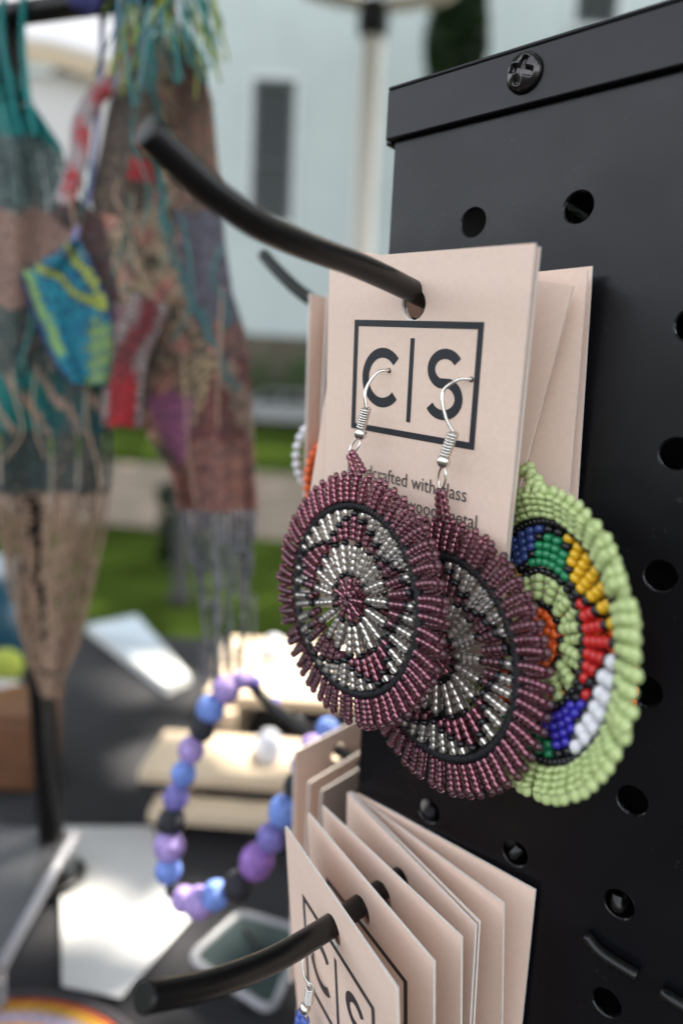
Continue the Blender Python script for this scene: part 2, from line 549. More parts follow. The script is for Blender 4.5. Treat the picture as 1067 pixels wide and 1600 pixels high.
for x in (-1350, 1350):
    for sgn in (-1, 1):
        b = MB(); o = cc + RH * x + FH * (sgn * 800) + np.array([0, 0, 330])
        b.lathe([(200, -100), (310, -100), (330, -60), (330, 60), (310, 100), (200, 100)], o, FH, 20)
        w = b.build('wheel', M_tyre, car)
        b = MB(); b.lathe([(60, -106), (195, -104), (195, 104), (60, 106)], o, FH, 16); b.build('rim', M_rim, w)
b = MB(); b.box(cc + RH * -2165 + np.array([0, 0, 640]), (50, 1300, 110), np.array([RH, FH, [0, 0, 1]])); b.build('headlight', mat('lamp_glass', (.7, .7, .7), .1), car)

# conifer against the wall
def plane_pt(px, py, dist):
    d = RM.T @ np.array([(px - 533.5) / FPX, (py - 800) / FPX, 1.0])
    return CAM + d * (dist * 1000 / (d @ FH))
p = plane_pt(714, 60, 24); p[2] = GZ
t = thing('conifer_tree', 'narrow dark green columnar conifer in front of the pale wall', 'tree', p)
c = np.array(W(p))
hts = rng.uniform(.3, 21, 15000)
rr = .9 * np.clip((21.5 - hts) / 7.0, .05, 1) * np.clip(hts / 1.0, .4, 1) * (1 + .12 * np.sin(hts * 2.1))
an = rng.uniform(0, 2 * math.pi, 15000); rq = rr * np.sqrt(rng.uniform(.2, 1, 15000))
leaves('crown', np.stack([c[0] + rq * np.cos(an), c[1] + rq * np.sin(an), hts], 1), .42, M_conifer, t)
b = MB(); b.tube([p, p + (0, 0, 8000), p + (0, 0, 20500)], [140, 90, 20], 8); b.build('trunk', M_bark, t)

# lamp post
p = plane_pt(583, 35, 4.6); p[2] = GZ
lp = thing('street_lamp', 'cream street lamp post with black collar below its pale lamp arms', 'street lamp', p)
M_post = mat('cream_paint', (.62, .57, .52), .45)
b = MB(); b.lathe([(130, 0), (130, 120), (85, 180), (74, 400), (66, 3200), (66, 3320)], p, (0, 0, 1), 20); b.build('post', M_post, lp)
b = MB(); b.lathe([(70, 3270), (92, 3310), (98, 3390), (80, 3450), (80, 3470)], p, (0, 0, 1), 20); b.build('collar', M_inside, lp)
for sgn in (-1, 1):
    b = MB(); b.tube(smooth_path([p + (0, 0, 3462), p + RH * sgn * 240 + np.array([0, 0, 3490]), p + RH * sgn * 430 + np.array([0, 0, 3540]), p + RH * sgn * 520 + np.array([0, 0, 3640])], 5), 42, 10)
    arm = b.build('arm', M_post, lp)
    b = MB(); b.ball(p + RH * sgn * 530 + np.array([0, 0, 3830]), 200, 20); b.build('globe', mat('opal_globe', (.8, .8, .78), .3), arm)

# white marquee behind the necklaces (top left)
mp = far(60, 7.0, 0)
mq = thing('market_tent', 'white market tent with a tan trim band behind the necklaces', 'tent', mp)
M_canvas = mat('white_canvas', (.58, .56, .545), .8, noise=(1.5, .04))
M_trim = mat('tan_trim', (.50, .40, .28), .8)
def tp(px, z, d=7.0): return far(px, d, z)
b = MB()
xl, xr = -420, 200
b.prism([tp(xl, 2.55), tp(xr, 2.55), tp(xr, 3.985), tp(xl, 3.985)], FH * 60); b.build('side_wall', M_canvas, mq)
for px in (xl + 6, 128):
    b = MB(); q = tp(px, 0) + FH * 100; b.tube([q, q + (0, 0, 3790)], 22, 8); b.build('leg', M_canvas, mq)
b = MB()
n = 14
top, bot = [], []
for i in range(n + 1):
    px = xl + (xr + 8 - xl) * i / n
    sag = .20 * (max(0, px - 40) / 165.0) ** 2
    top.append(tp(px, 4.20 - sag)); bot.append(tp(px, 4.03 - sag * 1.1))
b.prism([q - FH * 150 for q in bot] + [q - FH * 150 for q in top[::-1]], FH * 40); b.build('trim_band', M_trim, mq)
b = MB()
top2 = [q + FH * 700 + np.array([0, 0, 1500]) for q in top]
k = len(top)
b.add([q - FH * 160 + np.array([0, 0, 4]) for q in top] + top2 + [q - FH * 160 + np.array([0, 0, 40]) for q in top] + [q + np.array([0, 0, 40]) for q in top2],
      [(i, i + k, i + k + 1, i + 1) for i in range(k - 1)] + [(2 * k + i, 2 * k + i + 1, 3 * k + i + 1, 3 * k + i) for i in range(k - 1)] + [(i, i + 1, 2 * k + i + 1, 2 * k + i) for i in range(k - 1)])
b.build('roof', M_canvas, mq)

# ------------------------------------------------------------------ table with black cloth
TZ = -344.0
ta, tb = np.array([-.761, -.649, 0]), np.array([.649, -.761, 0])
TF = np.array([600, -355, TZ])
tbl = thing('market_table', 'long table under a black cloth holding the jewellery display', 'table', TF - tb * 375 + np.array([0, 0, -750]))
M_cloth = mat('black_cloth', (.011, .0105, .013), .85, sheen=.06, noise=(60, .25), bump=(400, .3))
nx, ny = 90, 46
b = MB()
vs = []
for j in range(ny + 1):
    for i in range(nx + 1):
        q = TF + ta * (-900 + 2100 * i / nx) - tb * (750 * j / ny)
        w = 1.1 * math.sin(i * .55 + j * .21) * math.sin(j * .37) + .8 * math.sin(i * .17 - j * .5)
        vs.append(q + np.array([0, 0, min(0, w - 1.9)]))
fs = [(j * (nx + 1) + i, (j + 1) * (nx + 1) + i, (j + 1) * (nx + 1) + i + 1, j * (nx + 1) + i + 1) for j in range(ny) for i in range(nx)]
b.add(vs, fs, 0, True)
def skirt(P, Q, n):
    d = (Q - P); out = np.cross(d, [0, 0, 1.0]); out /= np.linalg.norm(out)
    vv = []
    for i in range(n + 1):
        t = i / n
        for z, am in ((0, 0), (-60, 6), (-300, 20), (-735, 32)):
            vv.append(P + d * t + np.array([0, 0, z - 2]) + out * am * (.5 + .5 * math.sin(t * n * .9)))
    b.add(vv, [(4 * i + k, 4 * i + 4 + k, 4 * i + 5 + k, 4 * i + 1 + k) for i in range(n) for k in range(3)], 0, True)
c1, c2 = TF - ta * 900, TF + ta * 1200
c3, c4 = c2 - tb * 750, c1 - tb * 750
for P, Q, n in ((c1, c2, 60), (c2, c3, 24), (c3, c4, 60), (c4, c1, 24)): skirt(P, Q, n)
b.build('cloth', M_cloth, tbl)
b = MB(); b.box(TF + ta * 150 - tb * 375 + np.array([0, 0, -22]), (2080, 730, 30), np.array([ta, tb, [0, 0, 1]])); b.build('tabletop', M_bark, tbl)
for i in (-860, 1160):
    for j in (40, 710):
        b = MB(); q = TF + ta * i - tb * j; b.tube([q + (0, 0, -38), q + (0, 0, -750)], 14, 8); b.build('leg', M_inside, tbl)

# ------------------------------------------------------------------ pegboard tower
PX0, PX1 = -290.0, 24.4
tw = thing('pegboard_tower', 'black perforated steel display tower that carries the earring hooks', 'display stand', (-130, -130, TZ))
cols_n = range(-0, 12)
b = MB()
TH = 1.0
# front face: cells of 25.4 mm with a 6.4 mm hole each
AF = np.array([[-1, 0, 0], [0, 0, 1], [0, 1, 0]], float)
for c_ in range(0, 11):
    for r_ in range(0, 14):
        x0 = -25.4 * c_; z0 = -25.4 * r_
        if z0 - 12.7 < TZ: continue
        b.holed(-12.7, 12.7, -12.7, 12.7, 0, 0, 3.2, TH, (x0, 0, z0), AF, 20, sides=False)
zb = -25.4 * 12 - 12.7 - 25.4 * (1 if -25.4 * 13 - 12.7 >= TZ else 0)
xr_ = -25.4 * 10 - 12.7
def slab(b, x0, x1, y0, y1, z0, z1): b.box(((x0 + x1) / 2, (y0 + y1) / 2, (z0 + z1) / 2), (abs(x1 - x0), abs(y1 - y0), abs(z1 - z0)))
slab(b, 12.7, PX1, -TH, 0, zb, 23)          # plain border at the left edge
slab(b, xr_, 12.7, -TH, 0, 12.7, 23)        # plain border under the cap
slab(b, xr_, PX1, -TH, 0, TZ, zb)           # and along the foot
b.build('front_panel', M_board, tw)
# left face
b = MB()
AL = np.array([[0, -1, 0], [0, 0, 1], [1, 0, 0]], float)
for c_ in range(0, 9):
    for r_ in range(0, 13):
        b.holed(-12.7, 12.7, -12.7, 12.7, 0, 0, 3.2, TH, (PX1 + .6, -38 - 25.4 * c_ + 12.7 * 0, -25.4 * r_), AL, 14, sides=False)
yb = -38 - 25.4 * 8 - 12.7
slab(b, PX1 - .4, PX1 + .6, -25.3, -1.2, TZ, 23)
slab(b, PX1 - .4, PX1 + .6, yb, -25.3, 12.7, 23)
slab(b, PX1 - .4, PX1 + .6, yb, -25.3, TZ, -25.4 * 12 - 12.7)
b.build('side_panel', M_board, tw)
b = MB()
slab(b, PX0, PX1 - .4, yb - 1, yb, TZ, 23); slab(b, PX0 - 1, PX0, yb, 0, TZ, 23)
b.build('back_panel', M_inside, tw)
# folded cap along the top
b = MB()
slab(b, PX0, 26.2, .2, 1.9, 22.6, 34.2)
slab(b, 24.9 + .4, 27.3, yb, .15, 22.0, 34.0)
slab(b, PX0, 26.2, yb, 1.85, 34.25, 35.2)
cap = b.build('cap', M_board, tw)
bev = cap.modifiers.new('bevel', 'BEVEL'); bev.width = .0004; bev.segments = 2
# dome screws with a cross recess
def screw(x, z):
    o = np.array([x, 1.9, z]); b = MB()
    n, seg = 16, 64
    vs, fs = [], []
    for i in range(n + 1):
        t = i / n
        for k in range(seg):
            an = 2 * math.pi * (k + .5) / seg
            r = 4.15 * t ** .8 if i else 0.02
            h = 2.6 * math.sqrt(max(0, 1 - (r / 4.2) ** 2)) + .2
            cx, cz = r * math.cos(an), r * math.sin(an)
            ca, sa = math.cos(.35), math.sin(.35)
            u, w = abs(cx * ca + cz * sa), abs(-cx * sa + cz * ca)
            dd = min(u, w)
            q = min(1, max(0, (.95 - dd) / .35)) * min(1, max(0, (3.0 - r) / .5))
            h -= 1.5 * q
            vs.append(o + (cx, h, cz))
    fs = [(i * seg + k, (i + 1) * seg + k, (i + 1) * seg + (k + 1) % seg, i * seg + (k + 1) % seg) for i in range(n) for k in range(seg)]
    fs.append(tuple(range(seg)))
    b.add(vs, fs, 0, True)
    sc = b.build('screw', M_screw, tw)
    return sc
screw(-11.2, 29.1); screw(-163.6, 29.1)

# ------------------------------------------------------------------ hooks
def make_hook(pts, r, label, group='hooks in the pegboard tower', crossbar=None, back=None):
    t = thing('peg_hook', label, 'hook', pts[0], group)
    b = MB(); path = smooth_path(pts, 7)
    seg = 16
    # rounded tip
    e = path[-1] - path[-2]; e /= np.linalg.norm(e)
    path2 = path + [path[-1] + e * .25]
    rad = [r] * len(path) + [r * .9]
    b.tube(path2, rad, seg); b.build('prong', M_hook, t)
    b = MB()
    if back is not None:
        b.tube(back, r * .62, 10)
        b.build('anchor', M_hook, t)
    return t
UP = [(0, -6, -22.0), (0, 2, -21.4), (0, 21.75, -19.4), (0, 33.6, -18.1), (0, 44, -17.2), (0, 52, -16.9), (0, 60, -16.5), (0, 69, -15.5), (0, 78, -13.2), (0, 84.3, -10.6), (0, 90, -7.9)]
make_hook(UP, 2.45, 'upper black hook through the big pink card, its free end rising in front', back=[(0, -3, -36), (0, -3, -24)])
LOW = [(0, -6, -166.6), (0, 3, -166.0), (0, 12.8, -165.5), (0, 21.7, -164.7), (0, 32.5, -163.7), (0, 42.4, -162.5), (0, 54, -160.5), (0, 63.3, -158.0), (0, 75, -153.6), (0, 82.4, -150.0), (0, 89.7, -146.0)]
make_hook(LOW, 2.6, 'lower black hook threaded through the fanned row of pink cards', back=[(0, -3, -170), (0, -3, -158), (0, -1.2, -153.5), (0, -.3, -152.4)])
SU = [(12, -38, -21.5), (26, -38, -21.5), (55, -38, -19), (78, -38, -11.5), (92, -38, -4.5), (104, -38.5, 3.5), (114, -39.5, 11.0)]
make_hook(SU, 2.3, 'black hook at the side of the tower, behind the end of the upper hook')
SL = [(12, -38, -174), (26, -38, -174), (55, -37.5, -173.4), (70, -36.5, -171.5), (85, -37, -169.8), (97, -37.6, -168), (107, -38, -164.6), (115, -38, -161.4)]
make_hook(SL, 2.1, 'black hook at the side of the tower from which the bead bracelet hangs')
# hook bases seen in the lower right of the board
def plate_hook(x, z, label):
    t = thing('peg_hook', label, 'hook', (x, 0, z), 'hooks in the pegboard tower')
    b = MB(); b.tube(smooth_path([(x, -4, z - 1), (x, 0, z - .6), (x + .4, .2, z + .3), (x + .6, -.6, z + 1.6)], 5), 1.35, 10); b.build('anchor', M_hook, t)
    b = MB(); b.tube(smooth_path([(x + 6, 1.5, z - 10.4), (x + 2, 1.9, z - 12.4), (x - 6, 1.9, z - 13.2)], 5), 1.4, 10); b.build('crossbar', M_hook, t)
    b = MB(); b.tube(smooth_path([(x - 11, 1.9, z - 14.0), (x - 20, 1.9, z - 14.6)], 4), 1.4, 10); b.build('crossbar', M_hook, t)
plate_hook(-50.8, -152.4, 'hook base with a short crossbar, lowest at the right of the board')
for x, z, l in ((-25.4, -152.4, 'small hook anchor in the hole right of the fanned cards'),):
    t = thing('peg_hook', l, 'hook', (x, 0, z), 'hooks in the pegboard tower')
    b = MB(); b.tube(smooth_path([(x + .3, -4, z - 1.2), (x + .2, 0, z - .4), (x - .4, .1, z + .6), (x - 1, -.6, z + 1.8)], 5), 1.3, 10); b.build('anchor', M_hook, t)

# ------------------------------------------------------------------ cards
B0 = np.array([[-1, 0, 0], [0, 0, 1], [0, 1, 0]], float).T     # card frame: x right, y up, z out
CW, CH = 57.0, 90.0
def ribbon(b, pts, w, z, Fr, closed=False):
    """flat printed stroke in card coordinates"""
    P = [np.array(p, float) for p in pts]; n = len(P); vs = []
    for i in range(n):
        t = (P[(i + 1) % n] - P[i - 1]) if closed else P[min(i + 1, n - 1)] - P[max(i - 1, 0)]
        t /= np.linalg.norm(t); q = np.array([-t[1], t[0]])
        for s in (-1, 1): vs.append(Fr(*(P[i] + q * w / 2 * s), z))
    b.add(vs, [(2 * i, 2 * ((i + 1) % n), 2 * ((i + 1) % n) + 1, 2 * i + 1) for i in range(n if closed else n - 1)])

def arc(cx, cy, rx, ry, a0, a1, n=18):
    return [(cx + rx * math.cos(R(a0 + (a1 - a0) * i / n)), cy + ry * math.sin(R(a0 + (a1 - a0) * i / n))) for i in range(n + 1)]

def frame_of(H, rot, Bx=B0):
    RR = rod(rot) @ Bx
    return lambda x, y, z=0: H + RR @ np.array([x, y, z]), RR

def print_on(parent, Fr, z=.06, text=False, RR=None):
    # box: four bars that butt, slightly uneven as fitted to the photograph
    xl, xr, yt, yb, w = -18.4, 19.2, -3.4, -29.2, 1.45
    b = MB()
    def bar(x0, x1, y0, y1): b.add([Fr(x0, y0, z), Fr(x1, y0, z), Fr(x1, y1, z), Fr(x0, y1, z)], [(0, 1, 2, 3)])
    bar(xl, xr, yt - w, yt); bar(xl, xr, yb, yb + w); bar(xl, xl + w, yb + w, yt - w); bar(xr - w, xr, yb + w, yt - w)
    b.build('printed_box', M_ink, parent)
    b = MB(); ribbon(b, arc(-8.4, -16.3, 5.55, 5.7, 42, 318, 26), 2.25, z, Fr); b.build('letter_c', M_ink, parent)
    b = MB(); b.add([Fr(-.25, -25.6, z), Fr(1.0, -25.6, z), Fr(1.0, -7.1, z), Fr(-.25, -7.1, z)], [(0, 1, 2, 3)]); b.build('divider_bar', M_ink, parent)
    b = MB()
    S = arc(10.0, -13.3, 3.75, 3.3, 28, 245, 18) + [(10.0, -16.45)] + arc(10.0, -19.6, 4.25, 3.55, 65, -152, 18)
    S = arc(10.0, -13.2, 3.75, 3.2, 30, 250, 18) + arc(10.0, -19.4, 4.2, 3.5, 68, -150, 18)
    ribbon(b, S, 2.15, z, Fr); b.build('letter_s', M_ink, parent)
    if text:
        for s, x, y, wd in (('Handcrafted with glass', -19.3, -40.6, 37.2), ('and recycled wood, metal', -20.5, -45.9, 41.8)):
            cu = bpy.data.curves.new('printed_line', 'FONT'); cu.body = s; cu.size = 1
            cu.resolution_u = 3
            o = bpy.data.objects.new('printed_line', cu); col.objects.link(o)
            bpy.context.view_layer.update()
            sc = wd / max(o.dimensions.x, .1) * .001
            o.parent = parent
            mm = Matrix.Identity(4)
            for i in range(3):
                mm[i][0], mm[i][1], mm[i][2] = RR[i][0] * sc, RR[i][1] * sc * 1.12, RR[i][2] * sc
            mm.translation = W(Fr(x, y, z)) - wpos(parent)
            o.matrix_local = mm
            cu.materials.append(M_textink)
            bpy.context.view_layer.update()
            me = bpy.data.meshes.new_from_object(o.evaluated_get(bpy.context.evaluated_depsgraph_get()))
            o2 = bpy.data.objects.new('printed_line', me); o2.parent = parent; o2.matrix_local = mm; col.objects.link(o2)
            bpy.data.objects.remove(o)

def make_card(H, rot, label, group, yt=9.26, x0=0.0, th=.55, text=False, printed=True, Bx=B0, bend=0.0, pierce=True):
    H = np.array(H, float)
    Fr, RR = frame_of(H, rot, Bx)
    t = thing('earring_card', label, 'card', H, group)
    b = MB()
    r_ = 3.25
    b.holed(-CW / 2 + x0, CW / 2 + x0, yt - 24, yt, 0, 0, r_, th, H, RR.T, 28, 0, 1, sides=False)
    a0, a1, y1 = -CW / 2 + x0, CW / 2 + x0, yt - 24
    y2 = yt - CH
    n = 10
    vs = []
    for i in range(n + 1):
        y = y1 + (y2 - y1) * i / n
        z = -bend * (i / n) ** 2
        vs += [Fr(a0, y, z), Fr(a1, y, z), Fr(a0, y, z - th), Fr(a1, y, z - th)]
    ff, fb, fe = [], [], []
    for i in range(n):
        k = 4 * i
        ff.append((k, k + 4, k + 5, k + 1)); fb.append((k + 2, k + 3, k + 7, k + 6))
        fe += [(k, k + 2, k + 6, k + 4), (k + 1, k + 5, k + 7, k + 3)]
    fe.append((4 * n, 4 * n + 2, 4 * n + 3, 4 * n + 1))
    b.add(vs, ff + fb, 0); b.add(vs, fe, 1)
    # edges of the top part
    b.add([Fr(a0, yt), Fr(a1, yt), Fr(a0, yt, -th), Fr(a1, yt, -th), Fr(a0, y1), Fr(a1, y1), Fr(a0, y1, -th), Fr(a1, y1, -th)],
          [(0, 1, 3, 2), (0, 2, 6, 4), (1, 5, 7, 3)], 1)
    b.build('card_sheet', [M_card, M_cardedge], t)
    if printed: print_on(t, Fr, .06, text, RR)
    return t, Fr, RR

UH = np.array([0, 22.5, -22.0])
UG, LG, SG = 'pink earring cards on the upper hook', 'pink earring cards on the lower hook', 'earring cards on the side hooks'
t_front, FrU, RU = make_card(UH, (-.09, -.06, -.13), 'front pink card with the C S box logo and plum bead earrings', UG, yt=10.7, th=.6, text=True, x0=.5, bend=1.2)
make_card((0, 21.2, -22.1), (-.088, -.06, -.135), 'pink card pressed flat against the back of the front logo card', UG, yt=10.4, x0=.9, th=.6, printed=False)
make_card((0, 14.6, -21.2), (-.075, -.21, .05), 'tilted pink card right behind the front logo card', UG, yt=8.85, x0=2.0)
make_card((0, 9.6, -21.5), (-.069, -.006, .035), 'upright pink card third on the upper hook, before the last one', UG, yt=6.6, x0=3.82)
t_u4, FrU4, RU4 = make_card((0, 5.6, -21.8), (-.055, .02, .03), 'last pink card on the upper hook, nearest the board', UG, yt=7.56, x0=3.4)
low = [((-.077, .046, -.410), 39.98, 'frontmost card of the lower row, with logo and a blue bead earring'),
       ((-.074, .023, -.359), 29.36, 'second card of the lower row, right behind the one with the blue earring'),
       ((-.072, .031, -.295), 20.92, 'third card of the lower row, before the doubled pair'),
       ((-.045, .001, -.356), 12.67, 'fourth card of the lower row, doubled with another behind'),
       ((-.075, .036, -.222), 5.9, 'fifth card of the lower row, leaning away from the doubled pair'),
       ((0.004, .002, -.042), 1.15, 'last card of the lower row, nearest the black board')]
lp_ = np.array([(p[1], p[2]) for p in LOW])
FrLow = []
for rot, Y, lab in low:
    Hh = np.array([-.98, Y, np.interp(Y, lp_[:, 0], lp_[:, 1]) - .6])
    FrLow.append(make_card(Hh, rot, lab, LG, bend={'fron': 2.5, 'seco': 1.5, 'thir': 3.0}.get(lab[:4], 0), x0={'fift': 1.0, 'last': 3.0}.get(lab[:4], 0)))
    if 'doubled' in lab and 'fourth' in lab:
        make_card(Hh + (0, -1.3, -.1), (-.045, .004, -.348), 'thin card stuck behind the fourth card of the lower row', LG, printed=False)
# cards on the side hooks face along +X
BS = np.array([[0, 1, 0], [0, 0, 1], [1, 0, 0]], float).T
make_card((61, -38, -20.5), (0, .02, 0), 'card edge showing left of the front logo card, with white beads', SG, Bx=BS, x0=0)
make_card((54.5, -38, -20.8), (0, .0, .02), 'card edge touching the front logo card, with orange beads', SG, Bx=BS, x0=0)
make_card((63, -37, -173.5), (0, .03, .0), 'brown shaded card seen from behind below the plum earrings', SG, Bx=BS, x0=-5)
make_card((52, -37.4, -174.5), (0, .0, .02), 'short card in front of the brown shaded one', SG, Bx=BS, x0=.5, yt=2.6 + 3)
make_card((46, -37.6, -174.8), (0, .0, .0), 'card nearest the tower on the lower side hook', SG, Bx=BS, x0=.5, yt=5.2)

# ------------------------------------------------------------------ beads
def bead_mesh(name, r, l, mo, mc=None, seg=9):
    b = MB()
    z0 = np.zeros(3)
    prof = [(.02 * r, -.5 * l), (.56 * r, -.5 * l), (.90 * r, -.3 * l), (1.0 * r, 0), (.90 * r, .3 * l), (.56 * r, .5 * l), (.02 * r, .5 * l)]
    b.lathe(prof, z0, (0, 0, 1), seg)
    if mc is not None:
        b.lathe([(.43 * r, -.46 * l), (.43 * r, .46 * l)], z0, (0, 0, 1), 7, 1)
    v = (np.array(b.v) * .001)
    me = bpy.data.meshes.new(name)
    me.from_pydata(v.tolist(), [], b.f)
    me.materials.append(mo)
    if mc is not None: me.materials.append(mc)
    me.polygons.foreach_set('material_index', b.m)
    me.polygons.foreach_set('use_smooth', b.sm)
    me.update()
    return me, np.array(b.v), b.f, b.m
KEYS = {'p': (M_purple, M_purple_core), 's': (M_clear, M_clear_core), 'k': (M_black_bead, None), 'l': (M_lime, None), 'o': (M_orange, None), 'g': (M_green, None),
        'y': (M_yellow, None), 'r': (M_red, None), 'w': (M_white, None), 'b': (M_blue, None), 'n': (M_navy, None)}
_bm = {}
def get_bead(key, r, l):
    k = (key, round(r, 2), round(l, 2))
    if k not in _bm: _bm[k] = bead_mesh('bead', r, l, *KEYS[key])
    return _bm[k]
def basis(ax):
    ax = np.array(ax, float); ax /= np.linalg.norm(ax)
    a = np.cross(ax, [.31, .22, .93]); a /= np.linalg.norm(a)
    return np.stack([a, np.cross(ax, a), ax], 1)
def string_beads(items, parent, limit=300, name='bead'):
    """items: (importance, pos, axis, key, r, l); the most visible ones are parts of their own, the rest one part"""
    items = sorted(items, key=lambda q: -q[0])
    wp = wpos(parent)
    for _, pos, ax, key, r, l in items[:limit]:
        me = get_bead(key, r, l)[0]
        o = bpy.data.objects.new(name, me)
        Bm = basis(ax)
        mm = Matrix([[*Bm[0], 0], [*Bm[1], 0], [*Bm[2], 0], [0, 0, 0, 1]])
        mm.translation = W(pos) - wp
        o.parent = parent
        o.matrix_local = mm
        col.objects.link(o)
    rest = items[limit:]
    if rest:
        mats, mi = [], {}
        b = MB()
        for _, pos, ax, key, r, l in rest:
            _, v, f, mm_ = get_bead(key, r, l)
            idx = []
            for q in KEYS[key]:
                if q is None: continue
                if q.name not in mi: mi[q.name] = len(mats); mats.append(q)
                idx.append(mi[q.name])
            Bm = basis(ax)
            vv = np.array(pos) + v @ Bm.T
            k = len(b.v)
            b.v += vv.tolist(); b.f += [tuple(i + k for i in g) for g in f]
            b.m += [idx[min(i, len(idx) - 1)] for i in mm_]; b.sm += [True] * len(f)
        b.build('inner_beads', mats, parent, kind='stuff')

def disc_frame(c, yaw, tilt, spin=0.0):
    n = np.array([math.sin(yaw) * math.cos(tilt), math.cos(yaw) * math.cos(tilt), math.sin(tilt)])
    u = np.cross([0, 0, 1.0], n); u /= np.linalg.norm(u); v = np.cross(n, u)
    cs, sn = math.cos(spin), math.sin(spin)
    u, v = u * cs + v * sn, -u * sn + v * cs
    c = np.array(c, float)
    return (lambda x, y, z=0.0: c + u * x + v * y + n * z), (u, v, n)

def fringe(items, Fr, ax, r0, r1, n, key, br, nb, zoff, ang, rs, tip=True, front_bonus=0, noise=.05):
    u, v, nn = ax
    L = (r1 - r0) / (nb + (.75 if tip else 0))
    for k in range(n):
        a0 = 2 * math.pi * (k + .5) / n + rs.normal(0, .012)
        wob = rs.normal(0, .25)
        for s in (1, -1):
            for i in range(nb):
                r = r0 + L * (i + .5)
                t = i / max(1, nb - 1)
                a = a0 + (s * ang if s > 0 else -math.pi / n * .95) * (1 - .55 * t ** 2)
                z = s * zoff * (1 - .35 * t) + wob * t
                pos = Fr(r * math.cos(a), r * math.sin(a), z)
                d = u * math.cos(a) + v * math.sin(a) - nn * s * zoff * .05
                items.append((r * .02 + s * 1.0 + front_bonus, pos, d + rs.normal(0, noise, 3), key, br, L * .98))
        if tip:
            a = a0; r = r1 - L * .3
            d = nn * 1.0 + (-u * math.sin(a) + v * math.cos(a)) * .25
            items.append((3 + front_bonus, Fr(r * math.cos(a), r * math.sin(a), wob), d, key, br * 1.04, L * 1.0))

def cord_ring(Fr, r, rad, parent, wraps=120, rs=None):
    b = MB(); n = 150
    pts = [Fr(r * math.cos(2 * math.pi * k / n), r * math.sin(2 * math.pi * k / n), 0) for k in range(n)]
    b.tube(pts, [rad * (1 + .05 * math.sin(k * 2.399)) for k in range(n)], 10, closed=True)
    b.build('wrapped_hoop', M_thread, parent)
    b = MB()
    for k in range(wraps):
        a = 2 * math.pi * k / wraps
        e = np.array([math.cos(a), math.sin(a)])
        b.tube([Fr(*(e * (r + (rad + .12) * math.cos(q))), (rad + .12) * math.sin(q)) for q in np.linspace(0, 2 * math.pi, 9)[:-1]], .13, 4, closed=True)
    b.build('thread_wraps', M_thread, parent, kind='stuff')

def plum_disc(name, label, c, yaw, tilt, Rr, seed, spin=0.0, loop=None):
    rs = np.random.default_rng(seed)
    t = thing(name, label, 'earring', c, 'pair of plum bead disc earrings')
    Fr, ax = disc_frame(c, yaw, tilt, spin)
    u, v, nn = ax
    k_ = Rr / 30.0
    items = []
    cord = 22.3 * k_
    fringe(items, Fr, ax, cord + 1.0 * k_, Rr, 62, 'p', 1.0 * k_, 5, .98 * k_, .028, rs)
    # centre
    for k in range(9):
        a = 2 * math.pi * k / 9
        for s in (1, -1):
            for i in range(3):
                r = (1.3 + 1.55 * i) * k_
                aa = a + s * .12
                items.append((1.5 + s, Fr(r * math.cos(aa), r * math.sin(aa), s * .8 + .3), u * math.cos(aa) + v * math.sin(aa) + rs.normal(0, .08, 3), 'p', .86 * k_, 1.5 * k_))
        for q in (-.12, .12):
            items.append((1.8, Fr(6.0 * k_ * math.cos(a + q), 6.0 * k_ * math.sin(a + q), .5 if q > 0 else -.4), u * math.cos(a) + v * math.sin(a), 'k', .9 * k_, 1.3 * k_))
    # silver spokes
    n = 19
    for k in range(n):
        a = 2 * math.pi * (k + .5) / n + rs.normal(0, .02)
        for s in (1, -1):
            for i in range(4):
                r = (7.3 + 1.62 * i) * k_
                aa = a + s * .05 * (1 - i * .15)
                items.append((2 + s + (i == 0) * .1, Fr(r * math.cos(aa), r * math.sin(aa), s * .75), u * math.cos(aa) + v * math.sin(aa) + rs.normal(0, .03, 3), 's', 1.14 * k_, 1.62 * k_))
        items.append((2.4, Fr(13.5 * k_ * math.cos(a), 13.5 * k_ * math.sin(a), .25), u * math.cos(a) + v * math.sin(a), 'k', 1.0 * k_, 1.35 * k_))
    # star zone: plum triangles growing outwards, silver triangles between, black line
    n = 40
    L = (cord - 1.0 * k_ - 14.2 * k_) / 5
    for k in range(n):
        a = 2 * math.pi * k / n + rs.normal(0, .012)
        ph = ((a - math.pi / 2) / (2 * math.pi) * 5) % 1.0
        tri = 1 - 2 * min(ph, 1 - ph)              # 1 at a plum peak, 0 between
        npl = int(round(tri * 4.6 - .15))
        for s in (1, -1):
            for i in range(5):
                r = 14.2 * k_ + L * (i + .5)
                key = 'p' if i < npl else ('k' if i == npl else 's')
                aa = a + s * .02
                items.append((1.2 + s + .04 * i, Fr(r * math.cos(aa), r * math.sin(aa), s * .8), u * math.cos(aa) + v * math.sin(aa) + rs.normal(0, .05, 3), key, 1.1 * k_, L * .97))
    if loop is not None:
        # little ladder of beads that hangs the disc from its ring
        top = Fr(0, Rr - .6, 0); lp3 = np.array(loop, float)
        d = lp3 - top; Ld = np.linalg.norm(d); d /= Ld
        sd = np.cross(d, nn); sd /= np.linalg.norm(sd)
        m_ = max(2, int(Ld / 1.6))
        for i in range(m_):
            for s in (-1, 1):
                w = 1.35 * (1 - .5 * (i / (m_ - 1)) ** 2)
                items.append((5, top + d * (Ld * (i + .3) / m_) + sd * s * w + nn * .1, d + sd * s * -.2, 'p', .95 * k_, 1.5 * k_))
    cord_ring(Fr, cord, .95 * k_, t, 130, rs)
    string_beads(items, t)
    return t, Fr, ax

